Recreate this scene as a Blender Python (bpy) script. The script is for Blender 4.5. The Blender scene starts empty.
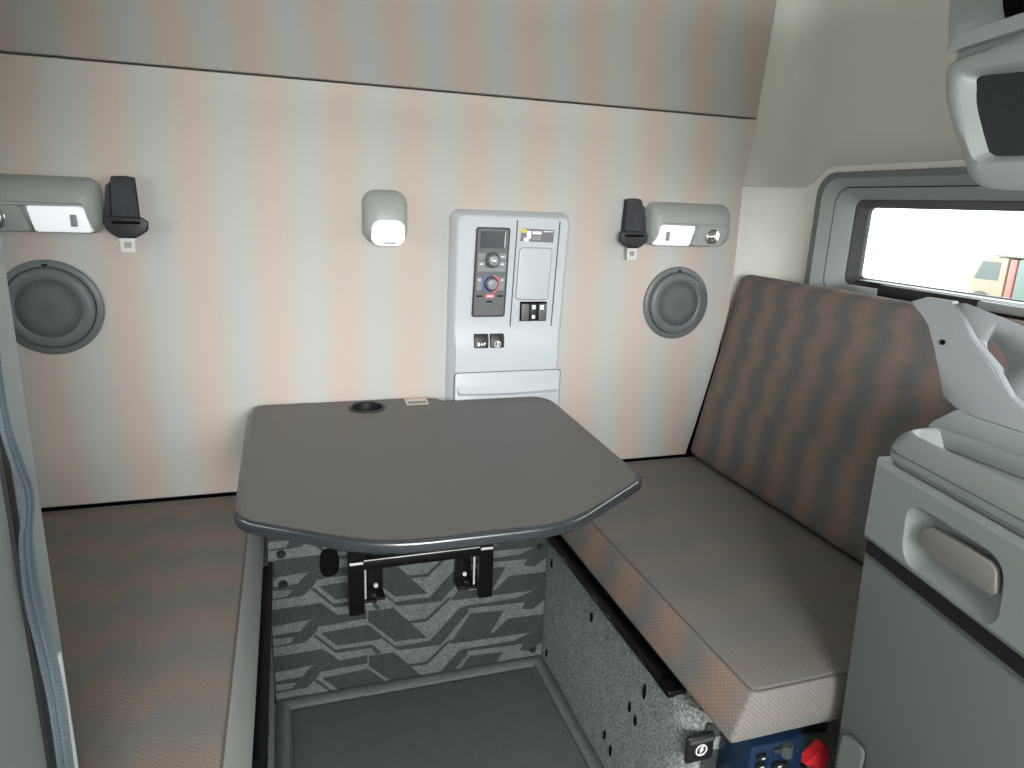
import bpy, bmesh, math, random
from mathutils import Vector, Matrix
random.seed(7)
S = bpy.context.scene
C = S.collection
PI = math.pi

# ------------------------------------------------------------------ camera, sky, light, exposure
cam_data = bpy.data.cameras.new('camera')
cam_data.sensor_width = 36.0
cam_data.lens = 687.78 * 36.0 / 1024.0
cam_data.clip_start = 0.02
cam_data.clip_end = 500
cam = bpy.data.objects.new('camera', cam_data)
C.objects.link(cam)
cr = Vector((0.9514953, -0.30528413, 0.03818761))
cu = Vector((0.0423938, 0.25303283, 0.9665284))
cf = Vector((0.30472851, 0.91802831, -0.2537017))
cam.matrix_world = Matrix((
    (cr.x, cu.x, -cf.x, -0.255),
    (cr.y, cu.y, -cf.y, -1.5603),
    (cr.z, cu.z, -cf.z, 1.1141),
    (0, 0, 0, 1)))
S.camera = cam

world = bpy.data.worlds.new('overcast_sky')
S.world = world
world.use_nodes = True
bg = world.node_tree.nodes['Background']
bg.inputs['Color'].default_value = (0.95, 0.98, 1.0, 1)
bg.inputs['Strength'].default_value = 11.0

def area(name, loc, rot, sx, sy, power, color):
    l = bpy.data.lights.new(name, 'AREA')
    l.shape = 'RECTANGLE'
    l.size = sx
    l.size_y = sy
    l.energy = power
    l.color = color
    o = bpy.data.objects.new(name, l)
    o.location = loc
    o.rotation_euler = rot
    C.objects.link(o)
    return o

# daylight entering through the windshield of the cab, behind the camera
area('windshield_daylight', (-0.18, -3.1, 1.38), (math.radians(86), 0, 0), 1.1, 0.80, 66, (1.0, 0.995, 0.985))

# portals guide the sky's light through the two side windows
for sg, nm in ((1, 'window_portal'), (-1, 'window_portal')):
    o = area(nm, (sg * 1.075, -0.696, 1.058), (0, sg * math.radians(90), 0), 0.2, 0.95, 1, (1, 1, 1))
    o.data.cycles.is_portal = True

S.view_settings.view_transform = 'Standard'
S.view_settings.look = 'None'
S.view_settings.exposure = 0.0
S.view_settings.gamma = 1.0
S.view_settings.use_curve_mapping = False
S.cycles.use_denoising = True
S.cycles.max_bounces = 8
S.cycles.diffuse_bounces = 5
S.cycles.sample_clamp_indirect = 4.0

# ------------------------------------------------------------------ colours and materials
def lin(h):
    out = []
    for i in (0, 2, 4):
        c = int(h[i:i + 2], 16) / 255
        out.append(c / 12.92 if c <= 0.04045 else ((c + 0.055) / 1.055) ** 2.4)
    return (out[0], out[1], out[2], 1)

class NT:
    def __init__(self, name):
        self.m = bpy.data.materials.new(name)
        self.m.use_nodes = True
        self.t = self.m.node_tree
        self.b = self.t.nodes['Principled BSDF']
    def n(self, kind, **kw):
        nd = self.t.nodes.new(kind)
        for k, v in kw.items():
            if k in nd.inputs:
                nd.inputs[k].default_value = v
            else:
                setattr(nd, k, v)
        return nd
    def l(self, a, b):
        self.t.links.new(a, b)
    def math(self, op, a, b=None, c=None):
        nd = self.n('ShaderNodeMath', operation=op)
        for i, v in enumerate((a, b, c)):
            if v is None:
                continue
            if isinstance(v, (int, float)):
                nd.inputs[i].default_value = v
            else:
                self.l(v, nd.inputs[i])
        return nd.outputs[0]
    def mix(self, f, a, b):
        nd = self.n('ShaderNodeMix', data_type='RGBA')
        for s, v in ((nd.inputs[0], f), (nd.inputs[6], a), (nd.inputs[7], b)):
            if isinstance(v, (int, float)):
                s.default_value = v
            elif isinstance(v, tuple):
                s.default_value = v
            else:
                self.l(v, s)
        return nd.outputs[2]
    def coords(self):
        return self.n('ShaderNodeTexCoord').outputs['Object']
    def noise(self, co, scale, detail=2.0, rough=0.5):
        nd = self.n('ShaderNodeTexNoise')
        nd.inputs['Scale'].default_value = scale
        nd.inputs['Detail'].default_value = detail
        nd.inputs['Roughness'].default_value = rough
        self.l(co, nd.inputs['Vector'])
        return nd.outputs['Fac']
    def bump(self, h, strength, dist=0.001):
        nd = self.n('ShaderNodeBump')
        nd.inputs['Strength'].default_value = strength
        nd.inputs['Distance'].default_value = dist
        self.l(h, nd.inputs['Height'])
        self.l(nd.outputs['Normal'], self.b.inputs['Normal'])

def plastic(name, col, rough=0.5, grain=0.25, spec=0.5, metal=0.0):
    k = NT(name)
    k.b.inputs['Roughness'].default_value = rough
    k.b.inputs['Specular IOR Level'].default_value = spec
    k.b.inputs['Metallic'].default_value = metal
    co = k.coords()
    n1 = k.noise(co, 700, 2)
    base = lin(col)
    dark = tuple(c * 0.9 for c in base[:3]) + (1,)
    k.l(k.mix(k.noise(co, 420, 3), dark, base), k.b.inputs['Base Color'])
    if grain > 0:
        k.bump(n1, grain, 0.0004)
    return k.m

def flat(name, col, rough=0.5, metal=0.0, spec=0.5):
    k = NT(name)
    k.b.inputs['Base Color'].default_value = lin(col)
    k.b.inputs['Roughness'].default_value = rough
    k.b.inputs['Metallic'].default_value = metal
    k.b.inputs['Specular IOR Level'].default_value = spec
    return k.m

def emissive(name, col, strength, base='ffffff'):
    k = NT(name)
    k.b.inputs['Base Color'].default_value = lin(base)
    k.b.inputs['Emission Color'].default_value = lin(col)
    k.b.inputs['Emission Strength'].default_value = strength
    k.b.inputs['Roughness'].default_value = 0.35
    return k.m

def striped(name, axis, grey, pink, period, phase, step_axis, step_h, step_dx, amount=1.0,
            weave=(0.0035, 0.0016), weave_c=0.12, slant=0.0, bump=0.4, soft=0.5):
    """woven fabric: soft bands across `axis`, their edges stepping by blocks along `step_axis`, over a fine dash weave"""
    k = NT(name)
    k.b.inputs['Roughness'].default_value = 0.95
    k.b.inputs['Specular IOR Level'].default_value = 0.12
    co = k.coords()
    sep = k.n('ShaderNodeSeparateXYZ')
    k.l(co, sep.inputs[0])
    ax = {'x': sep.outputs[0], 'y': sep.outputs[1], 'z': sep.outputs[2]}
    a, b = ax[axis], ax[step_axis]
    cell = k.math('FLOOR', k.math('DIVIDE', b, step_h))
    wn = k.n('ShaderNodeTexWhiteNoise', noise_dimensions='1D')
    k.l(cell, wn.inputs['W'])
    off = k.math('MULTIPLY', k.math('SUBTRACT', wn.outputs['Value'], 0.5), step_dx)
    u = k.math('ADD', k.math('ADD', a, off), k.math('MULTIPLY', b, slant))
    wob = k.math('MULTIPLY', k.math('SUBTRACT', k.noise(co, 14, 2), 0.5), 0.012)
    u = k.math('ADD', u, wob)
    s = k.math('SINE', k.math('MULTIPLY', k.math('SUBTRACT', u, phase), 2 * PI / period))
    s = k.math('MULTIPLY_ADD', s, soft, 0.5)
    ramp = k.n('ShaderNodeClamp')
    k.l(s, ramp.inputs[0])
    f = k.math('MULTIPLY', ramp.outputs[0], amount)
    col = k.mix(f, lin(grey), lin(pink))
    # dash weave
    aw = k.math('ADD', ax['x'], ax['y']) if axis == 'y' and step_axis == 'z' else a
    w1 = k.math('SINE', k.math('MULTIPLY', aw, 2 * PI / weave[0]))
    w2 = k.math('SINE', k.math('MULTIPLY', b, 2 * PI / weave[1]))
    w = k.math('MULTIPLY_ADD', k.math('MULTIPLY', w1, w2), 0.5, 0.5)
    nz = k.noise(co, 500, 2)
    w = k.math('MULTIPLY_ADD', nz, 0.6, k.math('MULTIPLY', w, 0.6))
    shade = k.math('MULTIPLY_ADD', w, weave_c * 2, 1 - weave_c * 1.2)
    mul = k.n('ShaderNodeVectorMath', operation='SCALE')
    k.l(col, mul.inputs[0])
    k.l(shade, mul.inputs['Scale'])
    k.l(mul.outputs[0], k.b.inputs['Base Color'])
    k.bump(w, bump, 0.0006)
    return k.m

def carpet(name, c1, c2, scale=260, bump=0.9, dist=0.003):
    k = NT(name)
    k.b.inputs['Roughness'].default_value = 1.0
    k.b.inputs['Specular IOR Level'].default_value = 0.05
    co = k.coords()
    n1 = k.noise(co, scale, 3, 0.7)
    n2 = k.noise(co, 40, 3, 0.6)
    f = k.math('MULTIPLY_ADD', n1, 2.6, -0.85)
    f = k.math('ADD', f, k.math('MULTIPLY', k.math('SUBTRACT', n2, 0.5), 0.5))
    cl = k.n('ShaderNodeClamp')
    k.l(f, cl.inputs[0])
    k.l(k.mix(cl.outputs[0], lin(c1), lin(c2)), k.b.inputs['Base Color'])
    k.bump(n1, bump, dist)
    return k.m

M = {}
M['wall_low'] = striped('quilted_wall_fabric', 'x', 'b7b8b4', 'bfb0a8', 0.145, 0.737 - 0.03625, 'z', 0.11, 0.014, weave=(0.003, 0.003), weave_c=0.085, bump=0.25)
M['wall_up'] = striped('shaded_wall_fabric', 'x', '9d9e9b', 'a5978f', 0.145, 0.710 - 0.03625, 'z', 0.11, 0.014, weave=(0.003, 0.003), weave_c=0.085, bump=0.25)  # same cloth as the lower panel, darkened to stand for the shade up there
M['seat'] = striped('bench_fabric', 'y', '787674', '857870', 0.15, -0.10, 'x', 0.045, 0.05, weave=(0.007, 0.010), weave_c=0.22, bump=0.5, soft=0.45)
M['seat_side_fab'] = striped('bench_side_fabric', 'y', '7b7875', '937d73', 0.15, -0.10, 'z', 0.03, 0.03, weave=(0.0085, 0.0085), weave_c=0.28, bump=0.5, soft=0.5)
M['back'] = striped('backrest_fabric', 'y', '646564', '82706a', 0.10, 0.02, 'z', 0.05, 0.024, weave=(0.0055, 0.0055), weave_c=0.24, bump=0.5, soft=0.45)
M['plain_side'] = plastic('plain_grey_side_fabric', 'a6aaa6', 0.95, 0.5, 0.1)
M['seat_plain'] = striped('bench_top_fabric', 'y', '777673', '7f7772', 0.15, -0.10, 'x', 0.045, 0.05, weave=(0.007, 0.010), weave_c=0.18, bump=0.5, soft=0.45)
M['piping'] = flat('seam_piping', '615b57', 0.9)
M['gap'] = flat('dark_gap', '0c0c0c', 1.0, 0.0, 0.1)
M['cream'] = plastic('cream_headliner', 'cfcfc7', 0.9, 0.35, 0.15)
M['cream2'] = plastic('cream_side_trim', 'e9e9e1', 0.75, 0.2, 0.25)
M['grey'] = plastic('grey_moulded_plastic', '9aa09e', 0.42, 0.35)
M['panel'] = plastic('silver_grey_fascia', 'bdc2c7', 0.38, 0.25)
M['lampgrey'] = plastic('lamp_housing_grey', '9ca29d', 0.45, 0.25)
M['midgrey'] = plastic('cabinet_grey', '8a918f', 0.5, 0.4)
M['spk'] = plastic('speaker_ring_grey', '666c6e', 0.4, 0.3)
M['handle'] = plastic('pull_handle_grey', '83817e', 0.45, 0.3)
M['lowgrey'] = plastic('shaded_cabinet_grey', '6c7270', 0.55, 0.4)  # cabinet grey with the shade low down put into it; the latch shares it
M['loose'] = plastic('bracket_grey', '989ca0', 0.5, 0.3)
M['darkgrey'] = plastic('dark_grey_plastic', '4a4d4e', 0.5, 0.3)
M['framegrey'] = plastic('window_surround_grey', '6f7474', 0.5, 0.35)
M['black'] = plastic('black_plastic', '1b1c1e', 0.45, 0.2)
M['steel_black'] = flat('black_painted_steel', '101113', 0.35, 0.3)
M['steel'] = flat('bare_steel', 'cfcfcc', 0.25, 1.0)
M['bright'] = flat('bright_zinc', 'dcdcda', 0.35, 0.3)
M['chrome'] = flat('chrome', 'e6e6e6', 0.12, 1.0)
M['table'] = plastic('charcoal_laminate', '5f5d59', 0.45, 0.5, 0.5)
M['tedge'] = plastic('table_edge_trim', '303539', 0.22, 0.0, 1.0, 0.0)
M['lens'] = emissive('lit_white_lens', 'ffffff', 0.75)
M['lens2'] = emissive('white_lens', 'eef0ff', 0.30)
M['tongue'] = flat('zinc_tongue', 'd9dadb', 0.35, 0.35)
M['white'] = flat('white_plastic', 'e8e8e6', 0.4)
M['mark'] = flat('white_print', 'f2f2f2', 0.5)
M['screen'] = flat('dark_screen', '3a3d44', 0.12)
M['btn'] = plastic('button_grey', '5d6062', 0.45, 0.1)
M['knob'] = flat('grey_knob', '85898c', 0.3)
M['red'] = flat('red_paint', 'd8303a', 0.4)
M['pinkred'] = flat('red_button', 'e8687a', 0.4)
M['blue'] = flat('blue_ring', '5b6fc8', 0.4)
M['bluebox'] = plastic('blue_plastic', '142a45', 0.4, 0.1)
M['yellow'] = flat('yellow_label', 'd9c04a', 0.5)
M['decal'] = flat('dark_decal', '6c6f73', 0.35)
M['label'] = flat('paper_label', 'd8d2c6', 0.6)
M['labelgrey'] = flat('printed_grey_label', '8d8a84', 0.6)
M['orange'] = flat('amber_strip', 'c07a2c', 0.5)
M['belt'] = carpet('black_webbing', '2e2f33', '55575b', 900, 0.3, 0.0005)
M['strap'] = striped('grey_elastic_webbing', 'z', '424a51', '555e65', 0.3, 0, 'y', 0.5, 0.0, weave=(0.004, 0.0045), weave_c=0.25)
M['carpet_l'] = carpet('grey_carpet', '484e4c', '888e8b', 420)
M['carpet_d'] = carpet('charcoal_carpet_pile', '303635', '4e5553', 420)
M['carpet_s'] = carpet('grey_side_carpet', '4f5553', 'aab0ac', 200)
M['mat'] = carpet('dark_floor_mat', '545957', '6b706d', 500, 0.4, 0.001)
M['curb'] = carpet('dark_floor_rim', '565c59', '6f7572', 400, 0.5, 0.001)
M['grille'] = None
k = NT('speaker_grille_mesh')
k.b.inputs['Roughness'].default_value = 0.6
co = k.coords()
vo = k.n('ShaderNodeTexVoronoi', feature='F1')
vo.inputs['Scale'].default_value = 260
vo.inputs['Randomness'].default_value = 0.0
k.l(co, vo.inputs['Vector'])
f = k.math('GREATER_THAN', vo.outputs['Distance'], 0.42)
k.l(k.mix(f, lin('303436'), lin('5c6062')), k.b.inputs['Base Color'])
k.bump(f, 0.5, 0.0008)
M['grille'] = k.m
k = NT('dark_net_mesh')
k.b.inputs['Roughness'].default_value = 0.9
co = k.coords()
k.l(k.mix(k.noise(co, 350, 3), lin('14181a'), lin('32383a')), k.b.inputs['Base Color'])
M['net'] = k.m
k = NT('window_glass')
tr = k.n('ShaderNodeBsdfTransparent')
tr.inputs['Color'].default_value = (0.93, 0.96, 0.95, 1)
gl = k.n('ShaderNodeBsdfGlossy')
gl.inputs['Roughness'].default_value = 0.02
fr = k.n('ShaderNodeFresnel')
fr.inputs['IOR'].default_value = 1.35
mx = k.n('ShaderNodeMixShader')
k.l(fr.outputs[0], mx.inputs[0])
k.l(tr.outputs[0], mx.inputs[1])
k.l(gl.outputs[0], mx.inputs[2])
k.l(mx.outputs[0], k.t.nodes['Material Output'].inputs['Surface'])
M['glass'] = k.m
M['ground'] = plastic('pale_concrete_ground', 'c9c7c0', 0.9, 0.0)

# ------------------------------------------------------------------ mesh helpers
def bmnew():
    return bmesh.new()

def put(name, bm, mat, parent=None, smooth=40, recalc=True):
    if recalc:
        bmesh.ops.recalc_face_normals(bm, faces=bm.faces[:])
    me = bpy.data.meshes.new(name)
    bm.to_mesh(me)
    bm.free()
    mats = mat if isinstance(mat, (list, tuple)) else [mat]
    for m in mats:
        me.materials.append(m)
    if smooth:
        me.shade_smooth()
        me.set_sharp_from_angle(angle=math.radians(smooth))
    o = bpy.data.objects.new(name, me)
    C.objects.link(o)
    if parent is not None:
        o.parent = parent
        inv = Matrix.Translation(-parent.location)
        o.matrix_parent_inverse = inv
    return o

def thing(name, label, cat, loc, group=None):
    o = bpy.data.objects.new(name, None)
    o.empty_display_size = 0.05
    C.objects.link(o)
    o.location = loc
    return tag(o, label, cat, group)

def tag(o, label, cat, group=None):
    o['label'] = label
    o['category'] = cat
    if group:
        o['group'] = group
    return o

def struct(o):
    o['kind'] = 'structure'
    return o

def box(bm, lo, hi, r=0.0, seg=2, mi=0, M4=None):
    lo, hi = Vector(lo), Vector(hi)
    c, s = (lo + hi) / 2, hi - lo
    mat = Matrix.Translation(c) @ Matrix.Diagonal((s.x, s.y, s.z, 1))
    if M4 is not None:
        mat = M4 @ mat
    g = bmesh.ops.create_cube(bm, size=1.0, matrix=mat)
    fs = set(f for v in g['verts'] for f in v.link_faces)
    if r > 0:
        es = list(set(e for v in g['verts'] for e in v.link_edges))
        res = bmesh.ops.bevel(bm, geom=es, offset=min(r, min(abs(x) for x in s) * 0.49), segments=seg, affect='EDGES', profile=0.5)
        fs = set(f for f in fs if f.is_valid) | set(res['faces'])
    for f in fs:
        f.material_index = mi
    return fs

def sbox(bm, sgn, lo, hi, r=0.0):
    x = sorted((sgn * lo[0], sgn * hi[0]))
    box(bm, (x[0],) + tuple(lo[1:]), (x[1],) + tuple(hi[1:]), r)

def prism(bm, pts, vec, r=0.0, seg=2, mi=0):
    """extrude the closed outline pts (3-D) along vec"""
    vec = Vector(vec)
    v0 = [bm.verts.new(p) for p in pts]
    v1 = [bm.verts.new(Vector(p) + vec) for p in pts]
    n = len(pts)
    fs = [bm.faces.new(v0), bm.faces.new(list(reversed(v1)))]
    for i in range(n):
        j = (i + 1) % n
        fs.append(bm.faces.new((v0[j], v0[i], v1[i], v1[j])))
    if r > 0:
        es = list(set(e for f in fs[:2] for e in f.edges))
        res = bmesh.ops.bevel(bm, geom=es, offset=r, segments=seg, affect='EDGES', profile=0.5)
        fs = [f for f in fs if f.is_valid] + list(res['faces'])
    for f in fs:
        f.material_index = mi
    return fs

def loft(bm, rings, cap0=True, cap1=True, closed=True, mi=0):
    rows = [[bm.verts.new(p) for p in ring] for ring in rings]
    n = len(rows[0])
    fs = []
    for a, b in zip(rows[:-1], rows[1:]):
        for i in range(n if closed else n - 1):
            j = (i + 1) % n
            fs.append(bm.faces.new((a[i], a[j], b[j], b[i])))
    if cap0:
        fs.append(bm.faces.new(list(reversed(rows[0]))))
    if cap1:
        fs.append(bm.faces.new(rows[-1]))
    for f in fs:
        f.material_index = mi
    return rows

def tube(bm, pts, r, n=10, mi=0, cap=True):
    pts = [Vector(p) for p in pts]
    rings = []
    up = None
    for i, p in enumerate(pts):
        d = (pts[min(i + 1, len(pts) - 1)] - pts[max(i - 1, 0)]).normalized()
        if up is None:
            up = Vector((0, 0, 1)) if abs(d.z) < 0.9 else Vector((1, 0, 0))
        s = d.cross(up).normalized()
        up = s.cross(d).normalized()
        rings.append([p + (s * math.cos(2 * PI * t / n) + up * math.sin(2 * PI * t / n)) * r for t in range(n)])
    loft(bm, rings, cap, cap, mi=mi)

def rr(w, h, r, n=6):
    """rounded rectangle outline centred on 0, counter-clockwise, 4*(n+1) points"""
    r = min(r, w / 2 - 1e-4, h / 2 - 1e-4)
    out = []
    for cx, cy, a0 in ((w / 2 - r, h / 2 - r, 0), (-w / 2 + r, h / 2 - r, 90), (-w / 2 + r, -h / 2 + r, 180), (w / 2 - r, -h / 2 + r, 270)):
        for i in range(n + 1):
            a = math.radians(a0 + 90 * i / n)
            out.append((cx + r * math.cos(a), cy + r * math.sin(a)))
    return out

def xz(pts, cx, cz, y):
    return [Vector((cx + a, y, cz + b)) for a, b in pts]

def disc(bm, c, axis, r, h, n=32, r2=None, bev=0.0, mi=0):
    """short cylinder from c along axis, optionally narrowing to r2 and with a rounded rim"""
    c, axis = Vector(c), Vector(axis).normalized()
    s = axis.orthogonal().normalized()
    t = axis.cross(s)
    r2 = r if r2 is None else r2
    prof = [(r, 0), (r2, h - bev), (r2 - bev * 0.3, h - bev * 0.3), (r2 - bev, h)] if bev > 0 else [(r, 0), (r2, h)]
    rings = [[c + axis * z + (s * math.cos(2 * PI * i / n) + t * math.sin(2 * PI * i / n)) * q for i in range(n)] for q, z in prof]
    loft(bm, rings, mi=mi)

def lathe(bm, c, axis, prof, n=48, mi=0, cap0=False, cap1=False):
    c, axis = Vector(c), Vector(axis).normalized()
    s = axis.orthogonal().normalized()
    t = axis.cross(s)
    rings = [[c + axis * z + (s * math.cos(2 * PI * i / n) + t * math.sin(2 * PI * i / n)) * q for i in range(n)] for q, z in prof]
    loft(bm, rings, cap0, cap1, mi=mi)

def pillow(bm, lo, hi, r, crown, n=(10, 16, 4), mat4=None):
    """soft box: rounded edges, faces swollen by crown"""
    lo, hi = Vector(lo), Vector(hi)
    size = hi - lo
    def samples(L, k):
        e = [0, 0.25, 0.6, 1.0]
        a = [x * r for x in e]
        mid = [r + (L - 2 * r) * i / k for i in range(1, k)]
        b = [L - x * r for x in reversed(e)]
        return a + mid + b
    S3 = [samples(size[i], n[i]) for i in range(3)]
    verts = {}
    def vert(i, j, k):
        key = (i, j, k)
        if key in verts:
            return verts[key]
        p = Vector((S3[0][i], S3[1][j], S3[2][k]))
        q = Vector([min(max(p[a], r), size[a] - r) for a in range(3)])
        d = p - q
        if d.length > 1e-9:
            m = max(abs(d[0]), abs(d[1]), abs(d[2]))
            p = q + d.normalized() * m
        u = [2 * p[a] / size[a] - 1 for a in range(3)]
        w = [1 - abs(x) ** 3 for x in u]
        out = Vector(p)
        out.z += crown[2] * (u[2]) * w[0] * w[1]
        out.x += crown[0] * (u[0]) * w[1] * w[2]
        out.y += crown[1] * (u[1]) * w[0] * w[2]
        out += lo
        if mat4 is not None:
            out = mat4 @ out
        verts[key] = bm.verts.new(out)
        return verts[key]
    N = [len(s) for s in S3]
    for ax in range(3):
        a, b = [t for t in range(3) if t != ax]
        for side in (0, N[ax] - 1):
            for i in range(N[a] - 1):
                for j in range(N[b] - 1):
                    q = []
                    for di, dj in ((0, 0), (1, 0), (1, 1), (0, 1)):
                        idx = [0, 0, 0]
                        idx[ax] = side
                        idx[a] = i + di
                        idx[b] = j + dj
                        q.append(vert(*idx))
                    bm.faces.new(q)

def smooth_loop(pts, last=None, k=4):
    """closed outline with its near-side corners rounded by a Catmull-Rom pass over the short segments"""
    P = [Vector(p) for p in pts]
    n = len(P)
    out = []
    for i in range(n):
        p0, p1, p2, p3 = P[i - 1], P[i], P[(i + 1) % n], P[(i + 2) % n]
        if (p2 - p1).length > 0.09 or (p1 - p0).length > 0.3 or (p3 - p2).length > 0.3:
            for q in range(k):
                out.append(tuple(p1.lerp(p2, q / k)))
            continue
        for q in range(k):
            s_ = q / k
            v = 0.5 * ((2 * p1) + (p2 - p0) * s_ + (2 * p0 - 5 * p1 + 4 * p2 - p3) * s_ * s_ + (3 * p1 - p0 - 3 * p2 + p3) * s_ ** 3)
            out.append(tuple(v))
    return out

# ------------------------------------------------------------------ THE SETTING
# upholstered back wall: two panels meeting in a seam, edges sloping in towards the benches
root = bpy.data.objects.new('wall_back', None)
C.objects.link(root)
struct(root)
low = [(-0.780, 0.4575), (0.780, 0.4575), (0.800, 0.543), (0.815, 0.608), (0.842, 0.725), (0.864, 0.86), (0.866, 0.97), (0.864, 1.10), (0.862, 1.19), (0.869, 1.255), (0.882, 1.325), (0.884, 1.340)]
outline = low + [(-x, z) for x, z in reversed(low[2:])]
outline = [(x, z) for x, z in outline]
bm = bmnew()
prism(bm, [(x, 0.0, z) for x, z in outline], (0, 0.045, 0), 0.004, 3)
put('lower_fabric_panel', bm, M['wall_low'], root, 50)
upp = [(-0.882, 1.3435), (0.882, 1.3435), (0.889, 1.48), (0.897, 1.62), (0.91, 1.98), (-0.91, 1.98), (-0.897, 1.62), (-0.889, 1.48)]
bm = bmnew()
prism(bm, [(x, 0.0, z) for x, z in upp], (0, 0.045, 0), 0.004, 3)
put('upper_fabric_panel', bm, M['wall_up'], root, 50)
bm = bmnew()
box(bm, (-0.90, 0.046, 0.30), (0.90, 0.06, 2.0))
put('panel_backing', bm, M['gap'], root)

# side walls: cream, rounding into the corner; the right one has the window opening
def side_profile(sgn, xw, z):
    pts = [(0.80, 0.047), (0.885, 0.046)]
    for i in range(9):
        a = math.radians(90 - 90 * i / 8)
        pts.append((xw - 0.105 + 0.105 * math.cos(a), -0.07 + 0.105 * math.sin(a)))
    return [Vector((sgn * x, y, z)) for x, y in pts]

WY0, WY1, WZ0, WZ1 = -0.135, -1.25, 0.905, 1.205   # window opening in the right wall
def wall_side(name, sgn, hole):
    XW = 1.0
    r = bpy.data.objects.new(name, None)
    C.objects.link(r)
    struct(r)
    WY0, WY1, WZ0, WZ1 = -0.147, -1.238, 0.917, 1.193
    # corner column
    bm = bmnew()
    zs = [0.0, 0.5, 0.9, 1.0, 1.1, 1.1835, 1.195]
    loft(bm, [side_profile(sgn, XW, z) for z in zs], False, False, closed=False)
    yend = -3.2
    def quad(y0, y1, z0, z1):
        v = [bm.verts.new((sgn * XW, y, z)) for y, z in ((y0, z0), (y1, z0), (y1, z1), (y0, z1))]
        bm.faces.new(v)
    # the seam of the lower trim: steps up round the window surround
    seam = [(-0.07, 1.1835), (-0.10, 1.20), (-0.135, 1.228), (-0.16, 1.232), (yend, 1.232)]
    if hole:
        quad(-0.07, WY0, 0.0, 1.1835)
        v = [bm.verts.new((sgn * XW, y, z)) for y, z in ((-0.07, 1.1835), (WY0, 1.1835), (WY0, 1.245), (-0.135, 1.243), (-0.10, 1.214))]
        bm.faces.new(v)
        v = [bm.verts.new((sgn * XW, y, z)) for y, z in ((WY0, WZ1), (yend, WZ1), (yend, 1.245), (-0.16, 1.245), (WY0, 1.245))]
        bm.faces.new(v)
        quad(WY0, WY1, 0.0, WZ0)
        quad(WY1, yend, 0.0, WZ1)
    else:
        quad(-0.07, yend, 0.0, 1.1835)
        v = [bm.verts.new((sgn * XW, y, z)) for y, z in [(-0.07, 1.1835), (yend, 1.1835), (yend, 1.232), (-0.16, 1.232), (-0.135, 1.228), (-0.10, 1.20)]]
        bm.faces.new(v)
    bmesh.ops.remove_doubles(bm, verts=bm.verts[:], dist=0.0005)
    put('lower_trim_panel', bm, M['cream2'], r, 60)
    # headliner above: a few millimetres proud, rolled edge on the seam
    bm = bmnew()
    sx = [(1.0 - 0.004)]
    def ring(z, din):
        pts = side_profile(sgn, XW, z)
        return [Vector((p.x - sgn * din, p.y - (din if i < 6 else 0), z)) for i, p in enumerate(pts)]
    zlist = [(1.1805, -0.001), (1.1835, 0.004), (1.30, 0.006), (1.6, 0.010), (2.0, 0.02)]
    # extend each ring with straight wall, seam line lifted past the window
    rings = []
    for kz, (z, din) in enumerate(zlist):
        base = ring(z, din)
        ext = []
        for y, zz in ((-0.10, 1.1965), (-0.135, 1.2245), (-0.16, 1.2285), (-0.6, 1.2285), (yend, 1.2285)):
            zt = zz + (0.003 if kz == 1 else 0) if kz < 2 else z
            ext.append(Vector((sgn * (XW - din), y, zt)))
        rings.append(base + ext)
    loft(bm, rings, False, False, closed=False)
    put('headliner', bm, M['cream'], r, 60)
    return r
wall_side('wall_right', 1, True)
wall_side('wall_left', -1, True)

bm = bmnew()
box(bm, (-1.0, -3.2, 1.98), (1.0, 0.06, 2.02))
struct(put('ceiling', bm, M['cream']))
# front of the cab with the windshield opening
bm = bmnew()
box(bm, (-1.0, -3.25, 0.0), (1.0, -3.2, 1.0))
box(bm, (-1.0, -3.25, 1.82), (1.0, -3.2, 1.98))
box(bm, (-1.0, -3.25, 1.0), (-0.85, -3.2, 1.82))
box(bm, (0.85, -3.25, 1.0), (1.0, -3.2, 1.82))
struct(put('wall_front', bm, M['midgrey']))
# unseen shelf above the aisle, added to keep light off the upper wall
bm = bmnew()
box(bm, (-0.466, -1.70, 1.325), (0.49, -1.00, 1.45), 0.01)
struct(put('shading_shelf', bm, M['midgrey']))
bm = bmnew()
box(bm, (-1.0, -3.2, -0.04), (1.0, 0.06, 0.0))
struct(put('floor', bm, M['curb']))
bm = bmnew()
box(bm, (-0.80, 0.061, 0.0), (0.80, 0.075, 0.45))
struct(put('trim_1', bm, M['gap']))

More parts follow.
